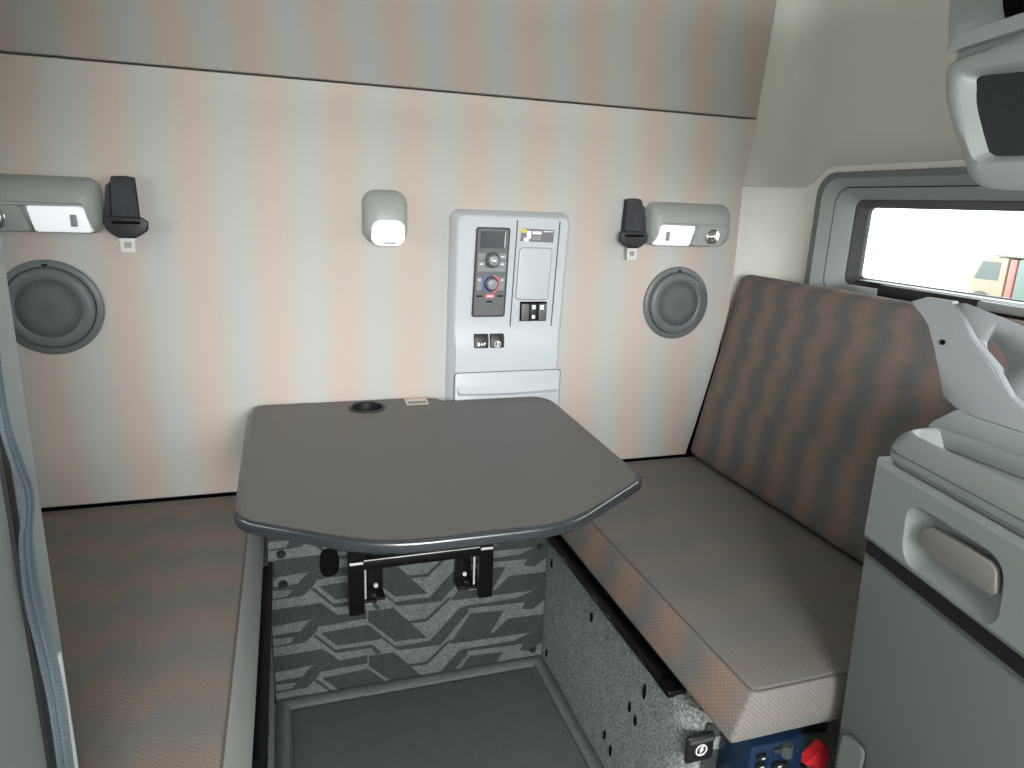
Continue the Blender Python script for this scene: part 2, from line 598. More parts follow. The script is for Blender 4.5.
# windows: moulded surround stepping out to the seal and the glass
def side_window(name, sgn):
    win = bpy.data.objects.new(name, None)
    C.objects.link(win)
    struct(win)
    def yz(ring, cy, cz, x):
        return [Vector((sgn * x, cy + a, cz + b)) for a, b in ring]
    cy, cz = (WY0 + WY1) / 2, (WZ0 + WZ1) / 2
    w, h = abs(WY1 - WY0), WZ1 - WZ0
    bm = bmnew()
    gy, gz = (-0.236 - 1.14) / 2, (0.974 + 1.137) / 2
    gw, gh = 1.14 - 0.236, 1.137 - 0.974
    def mixring(t, x, rad):
        ww = w + 0.02 + (gw - w - 0.02) * t
        hh = h + 0.02 + (gh - h - 0.02) * t
        return yz(rr(ww, hh, rad), cy + (gy - cy) * t, cz + (gz - cz) * t, x)
    loft(bm, [mixring(0.0, 1.0, .05), mixring(0.0, 0.990, .05), mixring(0.03, 0.985, .05), mixring(0.19, 0.985, .045)], False, False)
    put('outer_surround', bm, M['framegrey'], win, 30)
    bm = bmnew()
    loft(bm, [mixring(0.19, 0.985, .045), mixring(0.43, 1.002, .04)], False, False)
    put('surround_slope', bm, M['grey'], win, 30)
    bm = bmnew()
    loft(bm, [mixring(0.43, 1.002, .04), mixring(0.435, 1.010, .04), mixring(0.455, 1.010, .04), mixring(0.46, 1.001, .04)], False, False)
    put('surround_joint', bm, M['gap'], win, 30)
    bm = bmnew()
    loft(bm, [mixring(0.46, 1.001, .035), mixring(0.78, 1.030, .02), mixring(0.80, 1.034, .02)], False, False)
    put('inner_surround', bm, M['grey'], win, 30)
    bm = bmnew()
    loft(bm, [mixring(0.78, 1.030, .02), mixring(0.82, 1.030, .02), mixring(1.0, 1.047, .012), mixring(1.02, 1.056, .012)], False, False)
    put('window_seal', bm, M['darkgrey'], win, 30)
    bm = bmnew()
    sbox(bm, sgn, (1.050, gy - gw / 2 - 0.01, gz - gh / 2 - 0.01), (1.054, gy + gw / 2 + 0.01, gz + gh / 2 + 0.01))
    put('glass_pane', bm, M['glass'], win, 0)
    bm = bmnew()
    sbox(bm, sgn, (1.005, -1.16, 0.966), (1.046, -0.27, 0.973), 0.002)
    put('sash_rail', bm, M['black'], win)
    bm = bmnew()
    sbox(bm, sgn, (0.988, -1.2, 0.944), (1.030, -0.355, 0.972), 0.004)
    put('slider_track', bm, M['black'], win)
    bm = bmnew()
    sbox(bm, sgn, (0.985, -0.355, 0.944), (1.000, -0.27, 0.962), 0.005)
    sbox(bm, sgn, (0.978, -1.1, 0.954), (0.992, -0.60, 0.971), 0.004)
    put('window_catch', bm, M['grey'], win)
    bm = bmnew()
    sbox(bm, sgn, (0.968, -1.1, 0.920), (0.987, -0.60, 0.949), 0.003)
    put('sill_strip', bm, M['orange'], win)
side_window('window_1', 1)
side_window('window_2', -1)

# ------------------------------------------------------------------ FOOTWELL: bench bases, rear panel, floor rim
PER = 0.1175
SH = dict(
A=[(-0.217,0.167),(-0.116,0.171),(-0.081,0.129),(-0.104,0.127),(-0.182,0.128)],
B=[(-0.235,0.163),(-0.227,0.165),(-0.187,0.119),(-0.103,0.117),(-0.082,0.091),(-0.094,0.088),(-0.105,0.108),(-0.183,0.109),(-0.187,0.111)],
C=[(-0.318,0.124),(-0.214,0.126),(-0.176,0.087),(-0.242,0.087),(-0.318,0.083)],
D=[(-0.318,0.178),(-0.260,0.180),(-0.241,0.203),(-0.205,0.206),(-0.115,0.208),(-0.115,0.186),(-0.125,0.187),(-0.221,0.184),(-0.229,0.169),(-0.251,0.149),(-0.318,0.147),(-0.318,0.151),(-0.283,0.153),(-0.273,0.167),(-0.318,0.169)],
E=[(-0.112,0.206),(-0.054,0.205),(0.025,0.113),(-0.050,0.116),(-0.112,0.179)],
F=[(-0.112,0.172),(-0.050,0.102),(0.030,0.103),(0.101,0.178),(0.123,0.184),(0.124,0.163),(0.113,0.154),(0.058,0.087),(-0.044,0.091),(-0.112,0.160)],
G=[(-0.027,0.172),(-0.018,0.166),(0.023,0.165),(0.072,0.211),(0.122,0.221),(0.122,0.216),(0.077,0.206),(0.025,0.157),(-0.016,0.158)],
H=[(0.129,0.161),(0.214,0.156),(0.181,0.099),(0.188,0.097),(0.224,0.131),(0.318,0.128),(0.318,0.081),(0.081,0.086)],
K=[(0.122,0.176),(0.122,0.183),(0.243,0.184),(0.303,0.205),(0.318,0.222),(0.318,0.169),(0.287,0.147),(0.258,0.153),(0.267,0.170)])

def clip(poly, z0, z1):
    for zc, s in ((z0, 1), (z1, -1)):
        out = []
        for i in range(len(poly)):
            a, b = poly[i], poly[(i + 1) % len(poly)]
            ia, ib = (a[1] - zc) * s >= 0, (b[1] - zc) * s >= 0
            if ia:
                out.append(a)
            if ia != ib:
                t = (zc - a[1]) / (b[1] - a[1])
                out.append((a[0] + (b[0] - a[0]) * t, zc))
        poly = out
        if len(poly) < 3:
            return []
    return poly

YB = -0.154
bm = bmnew()
box(bm, (-0.318, YB, 0.0), (0.318, 0.05, 0.44), 0, 0, 0)
for kk in range(-2, 3):
    for ni, (nme, poly) in enumerate(SH.items()):
        q = clip([(x, z + kk * PER) for x, z in poly], 0.004, 0.436)
        if len(q) < 3:
            continue
        vs = [bm.verts.new((x, YB - 0.0010 - 0.00025 * ni - 0.00003 * (kk + 2), z)) for x, z in q]
        try:
            f = bm.faces.new(vs)
        except ValueError:
            continue
        f.material_index = 1
        f.normal_update()
        bmesh.ops.triangulate(bm, faces=[f])
rear = put('carpeted_rear_panel', bm, [M['carpet_l'], M['carpet_d']], None, 0, recalc=False)
tag(rear, 'patterned grey carpet panel with angular dark chevrons below the table', 'carpet panel')
# dark fasteners and the black lined hole
for x, z in ((-0.292, 0.372), (-0.291, 0.300), (0.299, 0.317), (0.294, 0.031)):
    bm = bmnew()
    disc(bm, (x, YB - 0.0005, z), (0, -1, 0), 0.010, 0.006, 20, 0.006)
    put('fastener', bm, M['black'], rear)
bm = bmnew()
hole = []
for i in range(24):
    a = 2 * PI * i / 24
    x = 0.021 * math.copysign(abs(math.cos(a)) ** 0.6, math.cos(a))
    z = 0.034 * math.copysign(abs(math.sin(a)) ** 0.75, math.sin(a))
    hole.append((x, z))
loft(bm, [xz(hole, -0.193, 0.340, YB - 0.002), xz([(a * .97, b * .97) for a, b in hole], -0.193, 0.340, YB - 0.004),
          xz([(a * .93, b * .93) for a, b in hole], -0.193, 0.340, YB - 0.004)], False, True)
put('hole_liner', bm, M['gap'], rear)

def storage_bench(sgn, label):
    t = thing('storage_bench', label, 'bench', (sgn * 0.66, -0.4, 0), None)
    pts = [(0.32, -0.725), (0.327, -0.755), (0.345, -0.777), (0.375, -0.785), (0.985, -0.785), (0.985, -0.10), (0.86, 0.03), (0.32, 0.04)]
    bm = bmnew()
    prism(bm, [(sgn * x, y, 0.001) for x, y in pts], (0, 0, 0.342), 0.0)
    side = put('carpeted_body', bm, M['carpet_s'], t, 60)
    bm = bmnew()
    # front end patches of the chevron carpet
    for a in ([(0.352, 0.30), (0.60, 0.25), (0.60, 0.27), (0.352, 0.325)], [(0.352, 0.235), (0.60, 0.18), (0.60, 0.215), (0.352, 0.275)],
              [(0.352, 0.12), (0.60, 0.07), (0.60, 0.11), (0.352, 0.16)]):
        vs = [bm.verts.new((sgn * x, -0.7865, z)) for x, z in a]
        bm.faces.new(vs)
    put('dark_carpet_bands', bm, M['carpet_d'], t, 0)
    # black steel channel along the top inner edge
    bm = bmnew()
    prof = [(0.309, 0.343), (0.342, 0.343), (0.342, 0.362), (0.337, 0.362), (0.337, 0.348), (0.317, 0.348), (0.317, 0.358), (0.309, 0.358)]
    y0, y1 = YB - 0.003, -0.70
    prism(bm, [(sgn * x, y0, z) for x, z in prof], (0, y1 - y0, 0))
    box(bm, (min(sgn * .309, sgn * .345), -0.735, 0.338), (max(sgn * .309, sgn * .345), -0.70, 0.352), 0.004)
    rail = put('steel_channel', bm, M['steel_black'], t, 0)
    for y in (-0.30, -0.46, -0.52, -0.66):
        bm = bmnew()
        box(bm, (min(sgn * .3095, sgn * .3082), y, 0.349), (max(sgn * .3095, sgn * .3082), y + 0.022, 0.3525))
        put('slot', bm, M['steel'], rail, 0)
    # dark clips in the carpet
    for y, z, hh in ((-0.186, 0.285, .012), (-0.418, 0.287, .012), (-0.647, 0.283, .017), (-0.602, 0.214, .012), (-0.626, 0.204, .012),
                     (-0.516, 0.078, .012), (-0.545, 0.066, .014), (-0.187, 0.038, .012)):
        bm = bmnew()
        o = [(0.0045 * math.cos(q * PI / 6), hh * math.sin(q * PI / 6)) for q in range(12)]
        loft(bm, [[Vector((sgn * 0.3205, y + a, z + b)) for a, b in o], [Vector((sgn * 0.3175, y + a * .8, z + b * .8)) for a, b in o]], False, True)
        put('carpet_clip', bm, M['gap'], t, 60)
    return t
rb = storage_bench(1, 'grey carpeted base under the right bench beside the window, with power outlet')
lb = storage_bench(-1, 'grey carpeted base under the left bench, beside the footwell')
# power outlet on the front end of the right base
bm = bmnew()
box(bm, (0.314, -0.796, 0.262), (0.364, -0.786, 0.312), 0.006, 3)
out = put('power_outlet', bm, M['black'], rb)
bm = bmnew()
lathe(bm, (0.339, -0.7965, 0.287), (0, -1, 0), [(0.0105, 0), (0.0105, 0.0012), (0.0085, 0.0012), (0.0085, 0)], 32)
bolt = [(-0.001, 0.0065), (0.004, 0.0065), (0.001, 0.001), (0.0045, 0.001), (-0.003, -0.0075), (-0.0005, -0.001), (-0.004, -0.001)]
prism(bm, [(0.339 + a, -0.7968, 0.287 + b) for a, b in bolt], (0, -0.0008, 0))
put('lightning_symbol', bm, M['mark'], out, 0)
bm = bmnew()
box(bm, (0.316, -0.800, 0.302), (0.362, -0.795, 0.309), 0.002)
put('outlet_hinge', bm, M['darkgrey'], out)

# floor rim and mat
bm = bmnew()
outr = [(-0.317, YB - 0.001), (0.317, YB - 0.001)]
def rimprof(off, z):
    return [Vector((x, y, z)) for x, y in ((-0.318 + off, -1.35), (-0.318 + off, YB - off), (0.318 - off, YB - off), (0.318 - off, -1.35))]
loft(bm, [rimprof(0.0, 0.001), rimprof(0.0, 0.010), rimprof(0.006, 0.014), rimprof(0.020, 0.014), rimprof(0.028, 0.009), rimprof(0.029, 0.001)], False, False, closed=False)
tag(put('footwell_rim', bm, M['curb'], None, 40), 'raised dark grey rim around the mat on the footwell floor', 'floor rim')
bm = bmnew()
prism(bm, [(x, y, 0.0005) for x, y in ((-0.283, -0.190), (0.283, -0.190), (0.283, -1.30), (-0.283, -1.30))], (0, 0, 0.006), 0.002)
tag(put('floor_mat', bm, M['mat'], None, 40), 'dark charcoal mat lying on the footwell floor below the table', 'floor mat')

# ------------------------------------------------------------------ BENCH CUSHIONS
def cushion(sgn, label):
    t = thing('bench_cushion', label, 'cushion', (sgn * 0.57, -0.44, 0.366), 'seat cushions of the two facing benches')
    bm = bmnew()
    pillow(bm, (0.353, -0.875, 0.366), (0.815, -0.001, 0.453), 0.008, (0.004, 0.004, 0.002), (12, 24, 4))
    for v in bm.verts:                                   # sides flare out towards the bottom
        f = (0.45 - v.co.z) / 0.085
        if v.co.x < 0.40:
            v.co.x -= 0.027 * f
        v.co.x *= sgn
    bmesh.ops.recalc_face_normals(bm, faces=bm.faces[:])
    for f in bm.faces:
        f.normal_update()
        f.material_index = 0 if f.normal.z > 0.6 else 1
    put('seat_pad', bm, [M['seat_plain'] if sgn > 0 else M['seat'], M['seat_side_fab'] if sgn > 0 else M['plain_side']], t, 60)
    bm = bmnew()
    pts = [(0.80, -0.875, 0.4508), (0.363, -0.875, 0.4508), (0.356, -0.871, 0.4508), (0.354, -0.862, 0.4508), (0.354, -0.01, 0.4508)]
    tube(bm, [(sgn * x, y, z) for x, y, z in pts], 0.0016, 6)
    put('piping', bm, M['piping'], t, 60)
    return t
cushion(1, 'long grey and orange patterned seat cushion of the right bench by the window')
cushion(-1, 'long grey and orange patterned seat cushion of the left bench')

# backrest of the right bench, leaning back; built upright then tilted about its lower front edge
t = thing('backrest_cushion', 'tall red-brown and grey patterned backrest leaning beside the window', 'cushion', (0.85, -0.44, 0.455))
tilt = math.atan2(0.105, 0.50)
MB = Matrix.Translation((0.7775, 0, 0.4615)) @ Matrix.Rotation(tilt, 4, 'Y')
bm = bmnew()
pillow(bm, (0.0, -0.90, 0.0), (0.078, -0.003, 0.512), 0.024, (0.010, 0.0, 0.0), (4, 22, 14), MB)
put('back_pad', bm, M['back'], t, 60)
bm = bmnew()
pts = [(0.008, -0.88, 0.504), (0.008, -0.034, 0.504), (0.008, -0.016, 0.495), (0.008, -0.011, 0.478), (0.008, -0.011, 0.02)]
tube(bm, [MB @ Vector(p) for p in pts], 0.0016, 6)
put('piping', bm, M['piping'], t, 60)

# ------------------------------------------------------------------ TABLE
ZT = 0.662
t = thing('dinette_table', 'charcoal folding table with clipped corners, round cup holder and black steel bracket', 'table', (0, -0.35, 0.245))
corners = [(-0.334, -0.007, .02), (0.020, -0.007, .0), (0.030, -0.012, .0), (0.070, -0.024, .0), (0.080, -0.043, 0), (0.315, -0.045, .025), (0.337, -0.088, .02), (0.320, -0.574, .025), (0.128, -0.709, .06),
           (-0.150, -0.709, .07), (-0.341, -0.584, .035), (-0.345, -0.075, .02)]
def rounded(cs):
    out = []
    n = len(cs)
    for i in range(n):
        p = Vector(cs[i][:2])
        r = cs[i][2]
        if r <= 0:
            out.append((p.x, p.y))
            continue
        a = (Vector(cs[i - 1][:2]) - p)
        b = (Vector(cs[(i + 1) % n][:2]) - p)
        d = min(r, a.length * .45, b.length * .45)
        A, B = p + a.normalized() * d, p + b.normalized() * d
        for q in range(7):
            s = q / 6
            X = A * (1 - s) ** 2 + p * 2 * s * (1 - s) + B * s ** 2
            out.append((X.x, X.y))
    return out
top = rounded(corners)
top = top[::-1]
def inset(pts, d):
    n = len(pts)
    out = []
    for i in range(n):
        a, b, c = Vector(pts[i - 1]), Vector(pts[i]), Vector(pts[(i + 1) % n])
        n1 = (b - a).normalized()
        n2 = (c - b).normalized()
        t_ = (n1 + n2)
        t_ = t_.normalized() if t_.length > 1e-6 else n1
        nn = Vector((-t_.y, t_.x))
        out.append(((b + nn * d).x, (b + nn * d).y))
    return out
area2 = sum(top[i][0] * top[(i + 1) % len(top)][1] - top[(i + 1) % len(top)][0] * top[i][1] for i in range(len(top)))
if area2 < 0:
    top = top[::-1]
# top with a real round opening for the cup holder
CX, CY, CR = -0.097, -0.068, 0.037
bm = bmnew()
ti = inset(top, 0.007)
ov = [bm.verts.new((x, y, ZT)) for x, y in ti]
oe = [bm.edges.new((ov[i], ov[(i + 1) % len(ov)])) for i in range(len(ov))]
cv = [bm.verts.new((CX + CR * math.cos(2 * PI * i / 40), CY + CR * math.sin(2 * PI * i / 40), ZT)) for i in range(40)]
ce = [bm.edges.new((cv[i], cv[(i + 1) % 40])) for i in range(40)]
bmesh.ops.triangle_fill(bm, edges=oe + ce, use_beauty=True)
lowv = [bm.verts.new((v.co.x, v.co.y, ZT - 0.020)) for v in ov]
bm.faces.new(lowv)
for i in range(len(ov)):
    j = (i + 1) % len(ov)
    bm.faces.new((ov[i], ov[j], lowv[j], lowv[i]))
for f in list(bm.faces):
    c = f.calc_center_median()
    if abs(c.z - ZT) < 1e-4 and (c.x - CX) ** 2 + (c.y - CY) ** 2 < (CR * .9) ** 2:
        bm.faces.remove(f)
tt = put('tabletop', bm, M['table'], t, 30)
bm = bmnew()
ep = [(0.0085, 0.0), (0.0055, 0.0004), (0.0020, 0.0002), (-0.0008, -0.0012), (-0.0026, -0.0034), (-0.0032, -0.0062), (-0.0032, -0.0150), (-0.0020, -0.0180), (0.0010, -0.0192), (0.0085, -0.0195)]
rings = [[Vector((x, y, ZT + dz)) for x, y in inset(top, di)] for di, dz in ep]
loft(bm, rings, False, False)
put('edge_trim', bm, M['tedge'], t, 80)
bm = bmnew()
lathe(bm, (CX, CY, ZT), (0, 0, 1), [(CR + .004, 0.0), (CR + .004, 0.002), (CR - .001, 0.0035), (CR - .004, 0.001), (CR - .005, -0.055), (CR - .009, -0.060)], 40, cap1=True)
put('cup_holder', bm, M['black'], t, 40)
bm = bmnew()
prism(bm, [(-0.006, -0.012, ZT + .0003), (0.045, -0.012, ZT + .0003), (0.043, -0.066, ZT + .0003), (-0.008, -0.068, ZT + .0003)], (0, 0, 0.0004))
lab = put('warning_label', bm, M['label'], t, 0)
lab['label'] = 'small pale paper label on the table edge'
bm = bmnew()
prism(bm, [(-0.003, -0.040, ZT + .0008), (0.041, -0.039, ZT + .0008), (0.040, -0.058, ZT + .0008), (-0.004, -0.060, ZT + .0008)], (0, 0, 0.0002))
put('printed_box', bm, M['labelgrey'], lab, 0)
bm = bmnew()
prism(bm, [(-0.002, -0.016, ZT + .0008), (0.041, -0.016, ZT + .0008), (0.041, -0.020, ZT + .0008), (-0.002, -0.020, ZT + .0008)], (0, 0, 0.0002))
put('printed_line', bm, M['pinkred'], lab, 0)
# bracket: two flat posts, cross bar, rods, mounting plates
for s in (-1, 1):
    bm = bmnew()
    box(bm, (s * 0.1425 - 0.0165, -0.232, 0.247), (s * 0.1425 + 0.0165, -0.218, ZT - 0.021), 0.002)
    ps = put('post', bm, M['steel_black'], t)
    bm = bmnew()
    box(bm, (s * 0.1425 - 0.014, -0.2340, 0.368), (s * 0.1425 + 0.014, -0.2325, 0.374), 0.001)
    put('weld_seam', bm, M['bright'], ps)
    bm = bmnew()
    tube(bm, [(s * 0.1425 + (0.0205 if s < 0 else -0.0205), -0.205, 0.345), (s * 0.1425 + (0.0205 if s < 0 else -0.0205), -0.205, 0.262)], 0.0026, 8)
    put('lock_rod', bm, M['bright'], ps)
    bm = bmnew()
    x = s * 0.1425 + (0.0205 if s < 0 else -0.0205)
    tube(bm, [(x - 0.012, -0.207, 0.261), (x + 0.014, -0.207, 0.261)], 0.0045, 10)
    put('bolt', bm, M['bright'], ps)
    # plate on the rear panel
    px = -0.098 if s < 0 else 0.105
    bm = bmnew()
    box(bm, (px - 0.018, YB - 0.020, 0.262), (px + 0.018, YB - 0.001, 0.345), 0.003)
    box(bm, (px - 0.020, YB - 0.045, 0.256), (px + 0.020, YB - 0.001, 0.263), 0.002)
    pl = put('mounting_plate', bm, M['steel_black'], t)
    bm = bmnew()
    disc(bm, (px + 0.002, YB - 0.020, 0.281), (0, -1, 0), 0.0055, 0.004, 6)
    put('nut', bm, M['bright'], pl)
    bm = bmnew()
    box(bm, (px, YB - 0.0215, 0.312), (px + 0.002, YB - 0.0195, 0.330))
    put('slot', bm, M['gap'], pl, 0)
    # arm tying the post to the plate, behind the post
    bm = bmnew()
    xc = s * 0.1425
    box(bm, (min(xc, px) - 0.004, -0.218, 0.2635), (xc + 0.004 if s > 0 else px, YB - 0.020, 0.270), 0.002)
    put('side_arm', bm, M['steel_black'], t)
bm = bmnew()
box(bm, (-0.159, -0.230, 0.352), (0.159, -0.217, 0.374), 0.002)
cb = put('cross_bar', bm, M['steel_black'], t)
bm = bmnew()
box(bm, (-0.128, -0.2315, 0.3738), (0.128, -0.2290, 0.3758), 0.0005)
put('bright_edge', bm, M['bright'], cb)

# ------------------------------------------------------------------ CONTROL PANEL on the back wall
t = thing('control_panel', 'tall silver-grey control console on the wall behind the table', 'control panel', (0.24, 0, 0.62))
def pf(z):
    """half widths of the fascia at height z: left x, right x"""
    f = (z - 0.62) / (1.095 - 0.62)
    return 0.0935 + 0.0055 * f, 0.375 + 0.0155 * f
rings = []
def fas(z0, z1, ins, y, rad):
    l0, r0 = pf(z0)
    l1, r1 = pf(z1)
    pts = []
    W_ = (r1 - l1) - 2 * ins
    H_ = (z1 - z0) - 2 * ins
    for a, b in rr(W_, H_, rad, 8):
        z = (z0 + z1) / 2 + b
        l, r = pf(z)
        pts.append(Vector(((l + r) / 2 + a * ((r - l - 2 * ins) / W_), y, z)))
    return pts
bm = bmnew()
loft(bm, [fas(0.60, 1.098, 0, 0.0, .022), fas(0.60, 1.098, 0.001, -0.006, .022), fas(0.60, 1.098, 0.004, -0.014, .020),
          fas(0.60, 1.098, 0.012, -0.028, .016), fas(0.60, 1.098, 0.0155, -0.030, .012)], False, True)
fa = put('fascia', bm, M['panel'], t, 25)
YP = -0.030
# raised shelf step around z=0.80 (the lower half is set forward)
bm = bmnew()
prof = [(YP, 0.842), (YP - 0.0004, 0.832), (YP - 0.0015, 0.822), (YP - 0.0035, 0.812), (YP - 0.006, 0.802), (YP - 0.008, 0.793), (YP - 0.009, 0.783), (YP - 0.009, 0.74), (YP - 0.009, 0.618), (YP + .002, 0.612), (YP + .002, .842)]
l, r = pf(0.7)
prism(bm, [(l + 0.015, y, z) for y, z in prof], (r - l - 0.030, 0, 0), 0.0)
put('lower_apron', bm, M['panel'], fa, 50)
# vertical grooves
for x0, x1, z0 in ((0.2455, 0.2485, 0.80), (0.3495, 0.3525, 0.80)):
    bm = bmnew()
    v = [(x0 - 0.006, YP - 0.0004, z0), (x1 - 0.006, YP - 0.0004, z0), (x1 + 0.004, YP - 0.0004, 1.078), (x0 + 0.004, YP - 0.0004, 1.078)]
    prism(bm, v, (0, 0.0006, 0))
    put('groove', bm, M['darkgrey'], fa, 0)
# climate control unit
cc_x, cc_z = 0.1905, 0.9585
def tilted(px, pz):
    """unit's own frame (mm offsets from its centre) to the fascia"""
    return (cc_x + px + 0.007 * (pz / 0.2), cc_z + pz)
def panelpoly(bm, cx, cz_, w_, h_, rad, y0, y1, mi=0, n=4):
    o = rr(w_, h_, rad, n)
    a = [Vector((tilted(cx + p, cz_ + q)[0], y0, tilted(cx + p, cz_ + q)[1])) for p, q in o]
    b = [Vector((v.x, y1, v.z)) for v in a]
    loft(bm, [a, b], False, True, mi=mi)
bm = bmnew()
panelpoly(bm, 0, 0, 0.080, 0.204, 0.006, YP, YP - 0.003)
un = put('climate_unit', bm, M['black'], t, 30)
bm = bmnew()
panelpoly(bm, 0, 0, 0.072, 0.196, 0.004, YP - 0.003, YP - 0.0045)
put('unit_face', bm, M['btn'], un, 30)
bm = bmnew()
panelpoly(bm, 0, 0.0745, 0.060, 0.038, 0.001, YP - 0.0045, YP - 0.0055)
put('screen', bm, M['screen'], un, 30)
bm = bmnew()
panelpoly(bm, 0.028, 0.0745, 0.0015, 0.036, 0.0005, YP - 0.0055, YP - 0.006)
put('screen_highlight_edge', bm, M['mark'], un, 0)
for cx_, cz_, ww, hh in ((-0.0245, 0.037, .018, .014), (-0.0245, 0.020, .018, .015), (0.0245, 0.037, .018, .014), (0.0245, 0.020, .018, .014), (0, 0.0075, .066, .0085),
                         (-0.027, -0.025, .012, .030), (0.027, -0.025, .012, .030)):
    bm = bmnew()
    panelpoly(bm, cx_, cz_, ww, hh, 0.001, YP - 0.0045, YP - 0.0065)
    put('button', bm, M['knob'], un, 30)
for cx_, cz_, ww, hh, m in ((-0.0245, 0.020, .008, .003, 'mark'), (0.0245, 0.020, .008, .003, 'mark'), (0.0245, 0.037, .009, .002, 'mark'), (-0.027, -0.016, .006, .003, 'mark'),
                            (0.027, -0.016, .005, .003, 'mark'), (-0.025, -0.053, .014, .003, 'gap'), (0.025, -0.053, .014, .003, 'gap'), (0.0, -0.066, .014, .003, 'gap')):
    bm = bmnew()
    panelpoly(bm, cx_, cz_, ww, hh, 0.0005, YP - 0.0045, YP - 0.0069)
    put('printed_mark', bm, M[m], un, 0)
bm = bmnew()
panelpoly(bm, 0, -0.053, 0.021, 0.009, 0.002, YP - 0.0045, YP - 0.0075)
put('red_button', bm, M['pinkred'], un, 30)
bm = bmnew()
panelpoly(bm, 0, -0.053, 0.012, 0.003, 0.001, YP - 0.0075, YP - 0.0079)
put('red_button_mark', bm, M['mark'], un, 0)
for cz_, rad in ((0.029, 0.0180), (-0.025, 0.0180)):
    x, z = tilted(0.001, cz_)
    bm = bmnew()
    disc(bm, (x, YP - 0.0045, z), (0, -1, 0), rad, 0.002, 32)
    kb = put('knob_ring', bm, M['black'], un)
    bm = bmnew()
    disc(bm, (x, YP - 0.0065, z), (0, -1, 0), rad - 0.004, 0.016, 32, rad - 0.006, 0.002)
    put('knob', bm, M['knob'], kb)
x, z = tilted(0.001, -0.025)
for side, m in ((1, 'pinkred'), (-1, 'blue')):
    bm = bmnew()
    a = [Vector((x + side * q * math.sin(math.radians(15 + 150 * i / 16)), YP - 0.0048, z + q * math.cos(math.radians(15 + 150 * i / 16)))) for q in (0.0182,) for i in range(17)]
    b = [Vector((x + side * 0.0212 * math.sin(math.radians(15 + 150 * i / 16)), YP - 0.0048, z + 0.0212 * math.cos(math.radians(15 + 150 * i / 16)))) for i in range(17)]
    a2 = [v + Vector((0, -0.0022, 0)) for v in a]
    b2 = [v + Vector((0, -0.0022, 0)) for v in b]
    loft(bm, [a, a2, b2, b], False, False, closed=False)
    put('temperature_arc', bm, M[m], un, 0)
x, z = tilted(0.001, 0.029)
bm = bmnew()
panelpoly(bm, 0.001, 0.029, 0.009, 0.004, 0.001, YP - 0.0225, YP - 0.0229)
put('knob_mark', bm, M['mark'], un, 0)
# decal top right
bm = bmnew()
prism(bm, [(0.259, YP, 1.031), (0.340, YP, 1.029), (0.342, YP, 1.058), (0.262, YP, 1.060)], (0, -0.0008, 0))
de = put('information_decal', bm, M['decal'], t, 0)
de['label'] = 'small dark decal with yellow and white print'
for x0, z0, x1, z1, m in ((0.262, 1.049, 0.276, 1.058, 'yellow'), (0.277, 1.036, 0.288, 1.054, 'mark'), (0.270, 1.030, 0.283, 1.038, 'mark'), (0.291, 1.046, 0.313, 1.053, 'mark'),
                          (0.318, 1.052, 0.342, 1.054, 'mark'), (0.291, 1.040, 0.313, 1.041, 'label'), (0.291, 1.035, 0.313, 1.036, 'label'), (0.263, 1.040, 0.272, 1.041, 'pinkred')):
    bm = bmnew()
    box(bm, (x0 - 0.003, YP - 0.0012, z0 + 0.001), (x1 - 0.003, YP - 0.0007, z1 + 0.001))
    put('printed_mark', bm, M[m], de, 0)
# blank recessed cover
bm = bmnew()
def cover(w_, h_, rad, y):
    return [Vector((0.296 + a * 0.93 + 0.006 * (b / 0.135), y, 0.956 + b * 0.93)) for a, b in rr(w_, h_, rad, 6)]
loft(bm, [cover(.088, .131, .010, YP - .0004), cover(.085, .128, .009, YP - .0004)], False, False, mi=1)
loft(bm, [cover(.085, .128, .009, YP - .0002), cover(.085, .128, .009, YP - .0015), cover(.082, .125, .008, YP - .002)], False, True, mi=0)
put('blank_cover', bm, [M['panel'], M['darkgrey']], t, 30)
# rocker switch group
bm = bmnew()
box(bm, (0.2645, YP - 0.003, 0.845), (0.332, YP, 0.8915), 0.002)
sw = put('switch_bezel', bm, M['gap'], t)
for x0, x1, m in ((0.2675, 0.2865, 'btn'), (0.289, 0.307, 'black'), (0.310, 0.3295, 'btn')):
    bm = bmnew()
    box(bm, (x0, YP - 0.008, 0.847), (x1, YP - 0.002, 0.887), 0.002)
    put('rocker', bm, M[m], sw)
for x0, z0, x1, z1 in ((0.2935, 0.874, 0.3015, 0.884), (0.2935, 0.852, 0.3010, 0.860), (0.3130, 0.873, 0.3220, 0.884)):
    bm = bmnew()
    box(bm, (x0, YP - 0.0086, z0), (x1, YP - 0.0078, z1), 0.001)
    put('rocker_symbol', bm, M['mark'], sw)
